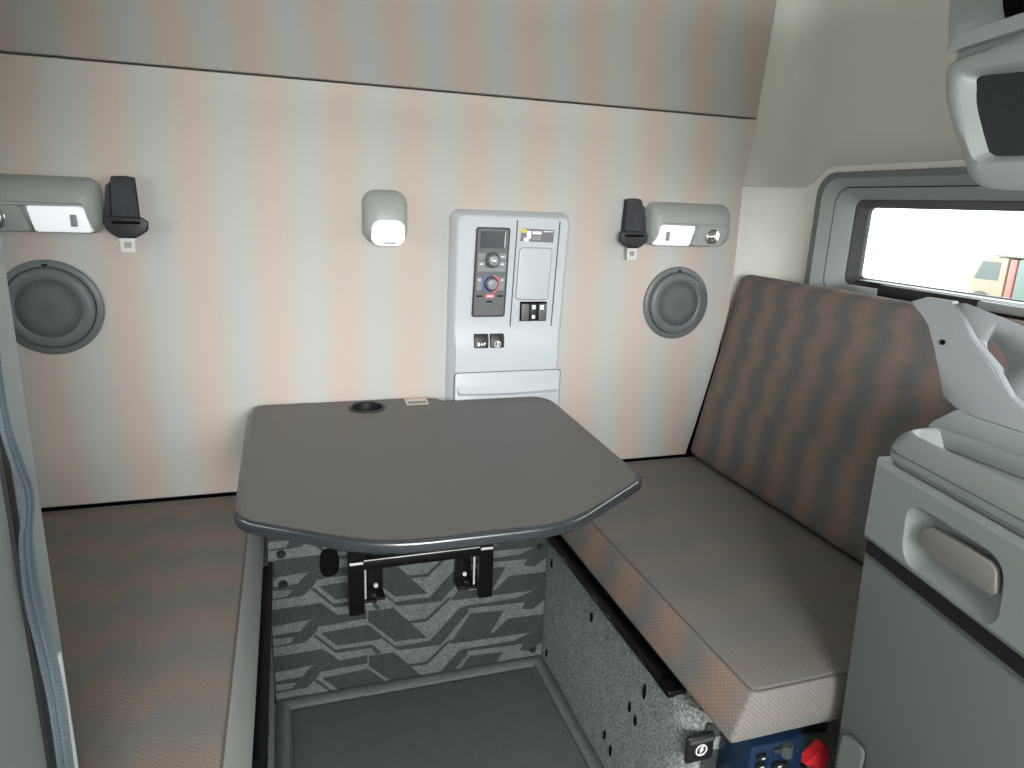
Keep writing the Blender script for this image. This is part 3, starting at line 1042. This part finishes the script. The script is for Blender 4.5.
# two push buttons on the apron
for i, (x0, x1) in enumerate(((0.153, 0.187), (0.1915, 0.2255))):
    bm = bmnew()
    prism(bm, [(x0, YP - 0.001, 0.817), (x0, YP - 0.004, 0.784), (x0, YP - 0.015, 0.785), (x0, YP - 0.014, 0.806), (x0, YP - 0.008, 0.817)], (x1 - x0, 0, 0), 0.002)
    sb = put('push_button', bm, M['black'], t)
    xm = (x0 + x1) / 2
    if i == 0:
        parts = [(-.010, -.005, .757, .765), (-.0015, .002, .758, .764), (.005, .006, .757, .765), (.006, .010, .763, .765), (-.004, .004, .7605, .7615), (.006, .009, .7605, .762)]
    else:
        parts = [(-.001, .002, .756, .766), (.001, .005, .764, .766)]
    for a, b, z0, z1 in parts:
        bm = bmnew()
        box(bm, (xm + a, YP - 0.0160, z0 + .033), (xm + b, YP - 0.0140, z1 + .033))
        put('button_symbol', bm, M['mark'], sb, 0)
    if i == 1:
        bm = bmnew()
        lathe(bm, (xm, YP - 0.0148, 0.794), (0, -1, 0), [(0.0078, 0), (0.0078, .001), (0.0065, .001), (0.0065, 0)], 24)
        put('button_symbol', bm, M['mark'], sb, 0)
# flap at the bottom
YF = YP - 0.009
bm = bmnew()
def flap(w_, h_, rad, y):
    return [Vector((0.2405 + a, y, 0.652 + b)) for a, b in rr(w_, h_, rad, 6)]
loft(bm, [flap(.268, .150, .010, YF - .0006), flap(.264, .146, .009, YF - .0006)], False, False, mi=1)
loft(bm, [flap(.264, .146, .009, YF), flap(.264, .146, .009, YF - .002), flap(.260, .142, .008, YF - .003)], False, True, mi=0)
fl = put('storage_flap', bm, [M['panel'], M['darkgrey']], t, 30)
bm = bmnew()
pr = [(YF - .003, .697), (YF - .0045, .693), (YF - .013, .684), (YF - .014, .680), (YF - .005, .676), (YF - .003, .670)]
ringsA = []
for i in range(17):
    x = 0.115 + 0.251 * i / 16
    sag = -0.004 * math.sin(PI * i / 16)
    ringsA.append([Vector((x, y, z + sag)) for y, z in pr])
loft(bm, ringsA, True, True)
put('finger_lip', bm, M['panel'], fl, 50)

# ------------------------------------------------------------------ WALL LAMP (centre)
def shell(bm, cx, cz_, w_, h_, rad, prof, yfun=None, n=8, skew=0.0):
    """moulded cap on the wall: prof = [(inset, y)], bulging; yfun(z rel) scales the depth"""
    rings = []
    for ins, y in prof:
        ring = []
        for a, b in rr(w_ - 2 * ins, h_ - 2 * ins, max(rad - ins * 0.6, 0.004), n):
            s = yfun(b / (h_ / 2)) if yfun else 1
            ring.append(Vector((cx + a, y * s, cz_ + b)))
        rings.append(ring)
    loft(bm, rings, False, True)

t = thing('wall_lamp', 'small square grey wall lamp with a glowing white lens, above the table', 'lamp', (-0.045, 0, 1.02))
bm = bmnew()
fz = lambda q: 0.50 + 0.5 * math.cos((q + 0.30) * 1.15)
prof = [(0, 0), (0.0, -0.012), (0.003, -0.030), (0.009, -0.043), (0.018, -0.050), (0.030, -0.053)]
shell(bm, -0.0465, 1.0755, 0.097, 0.113, 0.030, prof, fz)
put('housing', bm, M['lampgrey'], t, 70)
bm = bmnew()
o = rr(0.067, 0.051, 0.018, 8)
def lensp(sc, dy):
    return [Vector((-0.0445 + a * sc, -0.0485 + 0.010 * (-(b) / 0.056) + dy, 1.0425 + b * sc)) for a, b in o]
loft(bm, [lensp(1.05, 0.020), lensp(1.04, -0.002), lensp(0.95, -0.006)], False, True)
le = put('lens', bm, M['lens'], t, 50)
bm = bmnew()
box(bm, (-0.055, -0.0560, 1.0205), (-0.030, -0.0480, 1.0240), 0.0008)
put('lens_switch', bm, M['knob'], t)

# ------------------------------------------------------------------ READING LAMPS
def reading_lamp(sgn, label, lens_mat):
    t = thing('reading_lamp', label, 'lamp', (sgn * 0.715, 0, 1.027), 'reading lamps on the back wall')
    bm = bmnew()
    fz = lambda q: 0.62 + 0.38 * math.cos((q + 0.15) * 1.25)
    shell(bm, sgn * 0.706, 1.079, 0.235, 0.105, 0.024, [(0, 0), (0.0, -0.008), (0.002, -0.011), (0.004, -0.024), (0.010, -0.036), (0.020, -0.043), (0.035, -0.046)], fz)
    put('housing', bm, M['lampgrey'], t, 70)
    # raised brim between the upper cowl and the lower face
    bm = bmnew()
    def yb(u):
        return -0.044 - 0.004 * (1 - u * u)
    for (cx_, w_, m, nm) in ((0.655, 0.092, lens_mat, 'lens'), (0.752, 0.084, M['lampgrey'], 'control_plate')):
        bm = bmnew()
        o = rr(w_, 0.048, 0.006, 4)
        sl = lambda a, b, sc, dy: Vector((sgn * (cx_ + a * sc) + 0.010 * sgn * (b / 0.05), -0.042 - 0.006 * (b / .05) + dy, 1.0535 + b * sc))
        loft(bm, [[sl(a, b, 1.0, 0.02) for a, b in o], [sl(a, b, 1.0, -0.004) for a, b in o], [sl(a, b, 0.95, -0.006) for a, b in o]], False, True)
        p = put(nm, bm, m, t, 40)
        if nm == 'lens':
            bm = bmnew()
            xx = sgn * (cx_ + (-0.024))
            box(bm, (xx - 0.006, -0.0505, 1.040), (xx + 0.006, -0.046, 1.063), 0.003)
            put('lens_switch', bm, M['knob'], p)
        else:
            bm = bmnew()
            x = sgn * 0.757
            disc(bm, (x, -0.046, 1.0535), (0, -1, 0), 0.021, 0.006, 28, 0.018, 0.001)
            disc(bm, (x, -0.052, 1.0535), (0, -1, 0), 0.013, 0.007, 28, 0.010, 0.003)
            box(bm, (x - 0.0025, -0.062, 1.043), (x + 0.0025, -0.058, 1.064), 0.001)
            put('dimmer_knob', bm, M['chrome'], p)
    bm = bmnew()
    tube(bm, [(sgn * (0.614 + 0.180 * i / 10), yb(2 * i / 10 - 1) - 0.001, 1.080) for i in range(11)], 0.0035, 8)
    put('brim', bm, M['lampgrey'], t, 60)
    return t
reading_lamp(1, 'wide grey reading lamp above the right bench, bright white lens beside a round knob', M['lens'])
reading_lamp(-1, 'wide grey reading lamp above the left bench, partly hidden by the tall cabinet', M['lens2'])

# ------------------------------------------------------------------ SPEAKERS
def speaker(sgn, label):
    t = thing('speaker', label, 'speaker', (sgn * 0.70, 0, 0.79), 'round speakers in the back wall')
    c = (sgn * 0.70, 0.0, 0.881)
    bm = bmnew()
    lathe(bm, c, (0, -1, 0), [(0.0935, 0.0), (0.0935, 0.004), (0.0915, 0.006), (0.0805, 0.006), (0.0795, 0.003)])
    put('outer_ring', bm, M['spk'], t, 50)
    bm = bmnew()
    lathe(bm, c, (0, -1, 0), [(0.0800, 0.0030), (0.0785, 0.0030)])
    put('dark_joint', bm, M['gap'], t)
    bm = bmnew()
    lathe(bm, c, (0, -1, 0), [(0.0788, 0.003), (0.0785, 0.011), (0.0750, 0.015), (0.0690, 0.017), (0.0600, 0.0165), (0.0575, 0.015)])
    put('inner_ring', bm, M['spk'], t, 60)
    bm = bmnew()
    lathe(bm, c, (0, -1, 0), [(0.0578, 0.015), (0.045, 0.0165), (0.025, 0.0175), (0.004, 0.018)], cap1=True)
    put('grille', bm, M['grille'], t, 60)
    bm = bmnew()
    box(bm, (c[0] - 0.005, -0.0075, 0.9625), (c[0] + 0.005, -0.0055, 0.9665), 0.001)
    put('release_notch', bm, M['gap'], t)
speaker(1, 'round grey speaker in the back wall above the right bench, fully in view')
speaker(-1, 'round grey speaker in the back wall above the left bench, its edge behind the cabinet')

# ------------------------------------------------------------------ SEAT BELTS hanging on the wall
def belt(sgn, label):
    t = thing('seat_belt', label, 'seat belt', (sgn * 0.554, 0, 0.99), 'stub seat belts hanging on the back wall')
    x = sgn * 0.548
    bm = bmnew()
    # folded webbing loop
    prof = [(-0.006, 1.135), (-0.016, 1.137), (-0.024, 1.130), (-0.026, 1.10), (-0.027, 1.055), (-0.024, 1.045), (-0.012, 1.045), (-0.008, 1.06), (-0.006, 1.09)]
    n_ = 9
    rings = []
    for i in range(n_):
        u = 2 * i / (n_ - 1) - 1
        rings.append([Vector((x + 0.023 * u * (0.86 + 0.16 * (1.137 - z) / .09), y - 0.001 * abs(math.sin(u * 6)), z - 0.002 * u * u)) for y, z in prof])
    loft(bm, rings, True, True)
    put('webbing', bm, M['belt'], t, 60)
    bm = bmnew()
    prism(bm, [(x + sgn * 0.022, -0.004, 1.125), (x + sgn * 0.030, -0.004, 1.118), (x + sgn * 0.042, -0.004, 1.045), (x + sgn * 0.028, -0.004, 1.045)], (0, -0.016, 0), 0.002)
    put('webbing_tail', bm, M['belt'], t, 60)
    bm = bmnew()
    sh = [(-0.036, 1.056), (-0.030, 1.062), (0.030, 1.060), (0.040, 1.052), (0.038, 1.036), (0.022, 1.024), (0.013, 1.020), (-0.013, 1.020), (-0.024, 1.026), (-0.036, 1.038)]
    prism(bm, [(x + a, -0.024, z) for a, z in sh], (0, -0.009, 0), 0.003, 3)
    tg = put('tongue_cover', bm, M['black'], t, 50)
    bm = bmnew()
    box(bm, (x - 0.024, -0.0342, 1.047), (x + 0.026, -0.0325, 1.0525), 0.0008)
    put('slot', bm, M['gap'], tg)
    bm = bmnew()
    ol = [(-0.014, 1.022), (0.013, 1.022), (0.012, 0.993), (-0.012, 0.993)]
    il = [(-0.007, 1.013), (0.007, 1.013), (0.006, 1.001), (-0.006, 1.001)]
    R0 = [[Vector((x + a, y, z)) for a, z in q] for q, y in ((il, -0.027), (ol, -0.027), (ol, -0.030), (il, -0.030), (il, -0.027))]
    loft(bm, R0, False, False)
    put('metal_tongue', bm, M['tongue'], tg, 0)
belt(1, 'black seat belt stub with metal tongue hanging left of the right reading lamp')
belt(-1, 'black seat belt stub with metal tongue hanging beside the left reading lamp')

# ------------------------------------------------------------------ RIGHT CABINET
SL = -0.19                                    # the aisle face swings in towards the front
def fx(y, off=0.0):
    return 0.466 + off + SL * (-0.903 - y)
YC0, YC1 = -0.903, -1.42
t = thing('storage_cabinet', 'grey moulded cabinet with a lidded tray top and handled drawer, right foreground', 'cabinet', (0.75, -1.15, 0))
bm = bmnew()
rr0 = []
for z, off in ((0.002, 0.050), (0.30, 0.030), (0.669, 0.006), (0.676, 0.010)):
    rr0.append([Vector((fx(YC0) + off, YC0 - 0.004, z)), Vector((0.985, YC0 - 0.004, z)), Vector((0.985, YC1, z)), Vector((fx(YC1) + off, YC1, z))])
loft(bm, rr0, True, True)
es = [e for e in bm.edges if abs(e.verts[0].co.x - e.verts[1].co.x) < 0.06 and abs(e.verts[0].co.z - e.verts[1].co.z) > 0.1 and max(v.co.x for v in e.verts) < 0.6]
bmesh.ops.bevel(bm, geom=es, offset=0.008, segments=3, affect='EDGES', profile=0.5)
body = put('cabinet_body', bm, M['lowgrey'], t, 35)
bm = bmnew()
prism(bm, [(fx(YC0) + 0.009, YC0 - 0.005, 0.676), (0.98, YC0 - 0.005, 0.676), (0.98, YC1, 0.676), (fx(YC1) + 0.009, YC1, 0.676)], (0, 0, 0.023))
put('shadow_gap', bm, M['black'], t, 0)
# upper drawer section with a real handle recess
DY0, DY1 = -0.968, -1.108       # handle recess extent
bm = bmnew()
def face_pt(y, z, d=0.0):
    # x on the drawer face, d = depth behind the face
    return Vector((fx(y) + 0.001 + 0.03 * (0.80 - z) * 0.2 + d, y, z))
Z0, Z1 = 0.697, 0.811
def loopv(pts, d):
    return [bm.verts.new(face_pt(y, z, d)) for y, z in pts]
def strip(A, B):
    n_ = len(A)
    for i in range(n_):
        j = (i + 1) % n_
        bm.faces.new((A[i], A[j], B[j], B[i]))
outer0 = [(YC0, Z0), (YC1, Z0), (YC1, Z1), (YC0, Z1)]
outer1 = [(YC0 - 0.006, Z0 + 0.008), (YC1 + 0.001, Z0 + 0.008), (YC1 + 0.001, Z1 - 0.007), (YC0 - 0.006, Z1 - 0.007)]
oa = loopv(outer0, 0.006)
ob = loopv(outer1, 0.0)
strip(oa, ob)
ry, rz = -1.0505, 0.7435
def rec(w_, h_, r_, d, dy=0.0, dz=0.0):
    return loopv([(ry + a + dy + 0.10 * b, rz + b + dz) for a, b in rr(w_, h_, r_, 6)], d)
r0 = rec(0.147, 0.080, 0.026, 0.0)
e1 = [bm.edges.get((ob[i], ob[(i + 1) % 4])) for i in range(4)]
e2 = [bm.edges.new((r0[i], r0[(i + 1) % len(r0)])) for i in range(len(r0))]
bmesh.ops.triangle_fill(bm, edges=e1 + e2, use_beauty=True)
r0s = set(r0)
for f in list(bm.faces):
    if all(v in r0s for v in f.verts):
        bm.faces.remove(f)
r1 = rec(0.140, 0.074, 0.023, 0.003)
r2 = rec(0.126, 0.064, 0.020, 0.012, 0.0, 0.001)
r3 = rec(0.104, 0.050, 0.016, 0.022, 0.0, 0.002)
strip(r0, r1)
strip(r1, r2)
strip(r2, r3)
bm.faces.new(r3)
xb = 0.985
back = [bm.verts.new((xb, y, z)) for y, z in outer0]
for i in (1, 2, 3):
    if i == 1:
        continue
    j = (i + 1) % 4
    bm.faces.new((oa[i], oa[j], back[j], back[i]))
bm.faces.new((oa[0], oa[1], back[1], back[0]))
dr = put('drawer', bm, M['midgrey'], t, 35)
# pull handle: a flap hinged along its top, standing over the recess
bm = bmnew()
outl = [(-1.004, 0.758), (-1.018, 0.7695), (-1.104, 0.7715), (-1.111, 0.766), (-1.116, 0.744), (-1.112, 0.739), (-1.030, 0.7335), (-0.999, 0.742)]
prism(bm, [face_pt(y, z, 0.000) for y, z in outl], (0.009, 0, 0), 0.0025, 3)
put('pull_handle', bm, M['handle'], dr, 50)
# tray lid
def lidring(off, z, far):
    ya = YC0 - far
    rad = 0.03
    p = [Vector((0.98, ya, z)), Vector((fx(ya) + off + rad, ya, z))]
    for q in range(1, 6):
        a = q / 6
        A = Vector((fx(ya) + off + rad, ya, z))
        B = Vector((fx(ya - rad) + off, ya - rad, z))
        K = Vector((fx(ya) + off, ya, z))
        p.append(A * (1 - a) ** 2 + K * 2 * a * (1 - a) + B * a * a)
    p.append(Vector((fx(ya - rad) + off, ya - rad, z)))
    p += [Vector((fx(YC1) + off, YC1, z)), Vector((0.98, YC1, z))]
    return p
bm = bmnew()
loft(bm, [lidring(0.010, 0.812, 0.012), lidring(0.004, 0.820, 0.008), lidring(0.004, 0.8285, 0.008), lidring(0.0065, 0.8285, 0.0105), lidring(0.0065, 0.831, 0.0105), lidring(0.004, 0.831, 0.008),
          lidring(0.006, 0.842, 0.012), lidring(0.010, 0.850, 0.017), lidring(0.016, 0.8550, 0.022), lidring(0.020, 0.8555, 0.026), lidring(0.024, 0.8520, 0.032), lidring(0.030, 0.832, 0.042)], False, True)
lid = put('tray_lid', bm, M['midgrey'], t, 35)
bm = bmnew()
prism(bm, [(0.541, y, z) for y, z in ((-0.907, 0.833), (-0.912, 0.8585), (-0.938, 0.8815), (-0.945, 0.8820), (YC1, 0.8820), (YC1, 0.833))], (0.444, 0, 0), 0.0025, 2)
prism(bm, [(0.533, y, z) for y, z in ((-0.912, 0.833), (-0.916, 0.8565), (YC1, 0.8565), (YC1, 0.833))], (0.010, 0, 0), 0.002, 2)
put('raised_ledge', bm, M['midgrey'], t, 35)
bm = bmnew()
lat = [Vector((fx(-0.95) + 0.018, -0.950 + a, 0.375 + b)) for a, b in rr(0.036, 0.062, 0.009, 5)]
lat2 = [v + Vector((-0.006, 0, 0)) for v in lat]
c_ = Vector((fx(-0.95) + 0.013, -0.950, 0.375))
lat3 = [c_ + (v - lat[0] * 0 - Vector((fx(-0.95) + 0.018, -0.950, 0.375))) * 0.82 + Vector((-0.001, 0, 0)) for v in lat]
loft(bm, [lat, lat2, lat3], False, True)
put('latch', bm, M['lowgrey'], t, 50)

# loose moulded bracket standing on the cabinet's ledge
t = thing('trim_bracket', 'loose light grey plastic bracket with an oval hole, standing on the cabinet top', 'bracket', (0.54, -0.97, 0.885))
Lp = [(-0.845,1.007),(-0.868,1.016),(-0.907,1.016),(-0.908,1.012),(-0.940,0.973),(-0.978,0.944),(-1.002,0.916),(-1.023,0.905),(-1.10,0.892),(-1.10,0.8825),(-1.001,0.8825),(-0.971,0.8825),(-0.940,0.885),(-0.920,0.895),(-0.908,0.924),(-0.894,0.954),(-0.880,0.982),(-0.867,0.992),(-0.852,1.004)]
bm = bmnew()
prism(bm, [(0.543, y, z) for y, z in Lp], (0.010, 0, 0), 0.0015, 2)
put('front_flange', bm, M['loose'], t, 40)
# the web beyond the crease, set back, with the oval hole
cre = [(-0.908, 1.012), (-0.940, 0.973), (-0.978, 0.944), (-1.002, 0.916), (-1.023, 0.905), (-1.10, 0.892)]
cri = [(-0.909, 1.013), (-0.944, 0.975), (-0.981, 0.947), (-1.005, 0.919), (-1.026, 0.908), (-1.10, 0.895)]
bm = bmnew()
va = [bm.verts.new((0.5445, y, z)) for y, z in cre]
vb = [bm.verts.new((0.551, y, z)) for y, z in cri]
for i in range(len(va) - 1):
    bm.faces.new((va[i], va[i + 1], vb[i + 1], vb[i]))
far_ = [bm.verts.new((0.551, y, z)) for y, z in ((-1.12, 0.905), (-1.12, 0.965), (-1.05, 0.985), (-0.996, 0.999), (-0.965, 1.006), (-0.918, 1.0150))]
loop_ = vb + far_
eo = []
for i in range(len(loop_)):
    p, q = loop_[i], loop_[(i + 1) % len(loop_)]
    e = bm.edges.get((p, q)) or bm.edges.new((p, q))
    eo.append(e)
hv = []
ang = math.atan2(-0.032, -0.030)
for i in range(24):
    a = 2 * PI * i / 24
    u, v = 0.0225 * math.cos(a), 0.0088 * math.sin(a)
    hv.append(bm.verts.new((0.551, -0.9725 + u * math.cos(ang) - v * math.sin(ang), 0.960 + u * math.sin(ang) + v * math.cos(ang))))
eh = [bm.edges.new((hv[i], hv[(i + 1) % 24])) for i in range(24)]
bmesh.ops.triangle_fill(bm, edges=eo + eh, use_beauty=True)
for f in list(bm.faces):
    if all(v in hv for v in f.verts):
        bm.faces.remove(f)
wb = put('rear_web', bm, M['loose'], t, 12)
md = wb.modifiers.new('thickness', 'SOLIDIFY')
md.thickness = 0.003
md.offset = 0
bm = bmnew()
disc(bm, (0.5433, -0.905, 0.963), (-1, 0, 0), 0.0035, 0.002, 14)
put('screw', bm, M['gap'], t)

# ------------------------------------------------------------------ OVERHEAD LOCKER on the right
t = thing('overhead_locker', 'grey overhead locker with two stacked bins and dark mesh, upper right', 'locker', (0.75, -1.15, 1.146))
edge = [(-0.855, 1.60), (-0.860, 1.42), (-0.864, 1.364), (-0.870, 1.309), (-0.875, 1.276), (-0.887, 1.241), (-0.917, 1.189), (-0.930, 1.166), (-0.943, 1.155), (-0.960, 1.149), (-1.0, 1.146), (-1.45, 1.150), (-1.45, 1.60)]
bm = bmnew()
prism(bm, [(0.516, y, z) for y, z in smooth_loop(edge, 11)], (0.469, 0, 0))
put('locker_body', bm, M['midgrey'], t, 35)
def binring(pts, x):
    return [Vector((x, y + 0.003, z)) for y, z in smooth_loop(pts)]
LB_out = [(-0.884, 1.297), (-0.876, 1.276), (-0.888, 1.241), (-0.918, 1.189), (-0.931, 1.167), (-0.944, 1.156), (-0.962, 1.151), (-1.0, 1.148), (-1.38, 1.152), (-1.38, 1.318), (-0.962, 1.307)]
LB_in = [(-0.905, 1.281), (-0.895, 1.266), (-0.906, 1.237), (-0.932, 1.191), (-0.943, 1.181), (-0.953, 1.178), (-0.966, 1.178), (-1.0, 1.177), (-1.36, 1.180), (-1.36, 1.292), (-0.962, 1.281)]
LB_rec = [(-0.914, 1.276), (-0.912, 1.262), (-0.918, 1.240), (-0.940, 1.197), (-0.946, 1.190), (-0.953, 1.187), (-0.966, 1.186), (-1.0, 1.185), (-1.35, 1.188), (-1.35, 1.284), (-0.965, 1.273)]
bm = bmnew()
loft(bm, [binring(LB_out, 0.517), binring(LB_out, 0.503), binring([(a[0] * .75 + b[0] * .25, a[1] * .75 + b[1] * .25) for a, b in zip(LB_out, LB_in)], 0.4985), binring(LB_in, 0.496), binring([((a[0] + b[0]) / 2, (a[1] + b[1]) / 2) for a, b in zip(LB_in, LB_rec)], 0.500), binring(LB_rec, 0.512)], False, False)
put('lower_bin_frame', bm, M['grey'], t, 50)
bm = bmnew()
loft(bm, [binring(LB_rec, 0.5125), binring(LB_rec, 0.5120)], False, True)
put('lower_bin_net', bm, M['net'], t, 0)
UB_out = [(-0.862, 1.420), (-0.862, 1.364), (-0.870, 1.320), (-0.878, 1.308), (-0.962, 1.3155), (-1.38, 1.330), (-1.38, 1.55), (-0.862, 1.55)]
UB_in = [(-0.885, 1.420), (-0.885, 1.364), (-0.890, 1.330), (-0.897, 1.324), (-0.962, 1.329), (-1.36, 1.345), (-1.36, 1.52), (-0.885, 1.52)]
UB_rec = [(-0.918, 1.420), (-0.920, 1.364), (-0.930, 1.332), (-0.938, 1.330), (-0.968, 1.333), (-1.35, 1.350), (-1.35, 1.50), (-0.918, 1.50)]
bm = bmnew()
loft(bm, [binring(UB_out, 0.517), binring(UB_out, 0.503), binring(UB_in, 0.495), binring(UB_rec, 0.512)], False, False)
put('upper_bin_frame', bm, M['grey'], t, 50)
bm = bmnew()
loft(bm, [binring(UB_rec, 0.5125), binring(UB_rec, 0.5120)], False, True)
put('upper_bin_opening', bm, M['gap'], t, 0)

# ------------------------------------------------------------------ LEFT TALL CABINET
t = thing('tall_cabinet', 'tall grey cabinet at the left edge, with a dark gap beside its door', 'cabinet', (-0.75, -1.2, 0))
bm = bmnew()
prism(bm, [(-0.474, -0.905, 0.002), (-0.468, -0.911, 0.002), (-0.468, -0.960, 0.002), (-0.490, -0.961, 0.002), (-0.490, -1.42, 0.002), (-0.985, -1.42, 0.002), (-0.985, -0.905, 0.002)], (0, 0, 1.95))
put('cabinet_body', bm, M['midgrey'], t, 25)
bm = bmnew()
box(bm, (-0.4905, -0.974, 0.05), (-0.4676, -0.9608, 1.9))
put('door_gap', bm, M['black'], t, 0)
bm = bmnew()
box(bm, (-0.4895, -1.40, 0.06), (-0.4705, -0.972, 1.90), 0.003, 3)
put('cabinet_door', bm, M['midgrey'], t, 35)
bm = bmnew()
box(bm, (-0.470, -0.928, 0.50), (-0.4655, -0.918, 0.703), 0.002)
st = put('edge_strip', bm, M['white'], t)
st['label'] = 'pale plastic strip'

# elastic strap hanging along the cabinet edge
cl = [(-0.955, 1.30, 0.0), (-0.960, 1.10, 0.0), (-0.966, 1.008, 0.002), (-0.972, 0.964, 0.004), (-0.970, 0.932, 0.004), (-0.961, 0.900, 0.006), (-0.955, 0.877, 0.008), (-0.958, 0.86, 0.007), (-0.966, 0.839, 0.004), (-0.967, 0.793, 0.002),
      (-0.958, 0.740, 0.002), (-0.950, 0.700, 0.0), (-0.948, 0.66, 0.0), (-0.950, 0.60, 0.0), (-0.952, 0.50, 0.0)]
def catmull(pts, k=5):
    out = []
    P = [Vector(p) for p in pts]
    for i in range(len(P) - 1):
        p0, p1, p2, p3 = P[max(i - 1, 0)], P[i], P[i + 1], P[min(i + 2, len(P) - 1)]
        for q in range(k):
            s = q / k
            out.append(0.5 * ((2 * p1) + (-p0 + p2) * s + (2 * p0 - 5 * p1 + 4 * p2 - p3) * s * s + (-p0 + 3 * p1 - 3 * p2 + p3) * s ** 3))
    out.append(P[-1])
    return out
bm = bmnew()
rings = []
for p in catmull(cl):
    y, z, dx = p
    y -= 0.006
    wd = 0.0068
    tw = 0.35 + 0.5 * math.sin((z - 0.5) * 9)
    x0 = -0.4625 + dx * 0.5
    ring = []
    m_ = 10
    for i in range(m_ + 1):
        u = 2 * i / m_ - 1
        ring.append(Vector((x0 + 0.004 * tw * u + 0.0009 * math.cos(u * 12), y + wd * u, z)))
    for i in range(m_, -1, -1):
        u = 2 * i / m_ - 1
        ring.append(Vector((x0 - 0.0022 + 0.004 * tw * u, y + wd * u, z)))
    rings.append(ring)
loft(bm, rings, True, True)
tag(put('elastic_strap', bm, M['strap'], None, 60), 'ribbed blue-grey elastic strap hanging in a wavy line down the tall cabinet', 'strap')

# ------------------------------------------------------------------ things under the front of the right bench
t = thing('electrical_box', 'blue electrical box with black switches tucked under the right bench cushion', 'electrical box', (0.41, -0.825, 0.20))
bm = bmnew()
box(bm, (0.378, -0.862, 0.20), (0.478, -0.790, 0.338), 0.004)
put('box_body', bm, M['bluebox'], t)
for x, z in ((0.393, 0.322), (0.393, 0.306), (0.425, 0.300), (0.436, 0.296)):
    bm = bmnew()
    box(bm, (x - 0.006, -0.870, z - 0.004), (x + 0.010, -0.862, z + 0.005), 0.002)
    put('switch', bm, M['black'], t)
for x, z in ((0.395, 0.323), (0.395, 0.307), (0.428, 0.300)):
    bm = bmnew()
    box(bm, (x - 0.003, -0.8708, z - 0.001), (x + 0.003, -0.8698, z + 0.001))
    put('switch_mark', bm, M['mark'], t, 0)
bm = bmnew()
box(bm, (0.415, -0.868, 0.323), (0.436, -0.861, 0.331), 0.001)
box(bm, (0.455, -0.868, 0.316), (0.462, -0.861, 0.321), 0.001)
put('metal_terminal', bm, M['steel'], t)
bm = bmnew()
tube(bm, [(0.440, -0.866, 0.335), (0.440, -0.866, 0.315)], 0.009, 14)
put('grey_connector', bm, M['darkgrey'], t)
t = thing('battery_clamp', 'bright red plastic clamp beside the blue box under the right bench', 'clamp', (0.52, -0.83, 0.20))
bm = bmnew()
prism(bm, [(x, -0.835, z) for x, z in ((0.492, 0.272), (0.520, 0.286), (0.528, 0.298), (0.540, 0.290), (0.545, 0.262), (0.530, 0.255), (0.520, 0.266), (0.505, 0.262))], (0, -0.016, 0), 0.002)
box(bm, (0.524, -0.850, 0.225), (0.542, -0.832, 0.262), 0.003)
put('red_jaw', bm, M['red'], t, 30)
bm = bmnew()
tube(bm, [(0.533, -0.841, 0.235), (0.533, -0.841, 0.203)], 0.008, 12)
put('cable_end', bm, M['black'], t)

# ------------------------------------------------------------------ OUTSIDE
bm = bmnew()
box(bm, (1.8, -30, -1.75), (80, 40, -1.65))
g = put('yard_ground', bm, M['ground'], None, 0)
struct(g)
TX, TY, TZ = 20.0, 13.85, -1.65
t = thing('parked_truck', 'small distant truck with cream and red bodywork outside the window', 'truck', (TX, TY, TZ))
paint_c = flat('cream_truck_paint', '64584a', 0.5)
paint_r = flat('red_truck_paint', '74403a', 0.5)
paint_g = flat('grey_green_tank', '3c4a46', 0.5)
def tb(y0, y1, z0, z1, m, nm, x0=0.0, x1=1.6):
    bm = bmnew()
    box(bm, (TX + x0, TY + min(y0, y1), TZ + z0), (TX + x1, TY + max(y0, y1), TZ + z1), 0.05, 2)
    return put(nm, bm, m, t)
bm = bmnew()
prism(bm, [(TX, TY + y, TZ + z) for y, z in ((0.75, 0.45), (0.75, 1.05), (0.45, 1.68), (0.30, 1.76), (-0.35, 1.76), (-0.35, 0.45))], (1.6, 0, 0), 0.03)
put('truck_cab', bm, paint_c, t)
bm = bmnew()
prism(bm, [(TX - 0.01, TY + y, TZ + z) for y, z in ((0.62, 1.08), (0.42, 1.62), (-0.15, 1.62), (-0.15, 1.08))], (0.012, 0, 0))
put('cab_window', bm, flat('truck_window', '2c3434', 0.2), t, 0)
tb(-0.40, -0.62, 0.5, 1.74, paint_r, 'red_panel')
tb(-0.66, -1.9, 0.5, 1.76, paint_g, 'tank')
tb(0.6, -3.2, 0.35, 0.5, M['darkgrey'], 'chassis')
tb(-1.95, -3.2, 0.5, 1.35, M['white'], 'white_body')
tb(0.2, -1.9, 1.78, 1.85, M['darkgrey'], 'roof_rack')
for y in (0.3, -1.4, -2.6):
    bm = bmnew()
    disc(bm, (TX - 0.02, TY + y, TZ + 0.36), (1, 0, 0), 0.36, 0.25, 28, 0.36, 0.03)
    put('wheel', bm, M['black'], t)
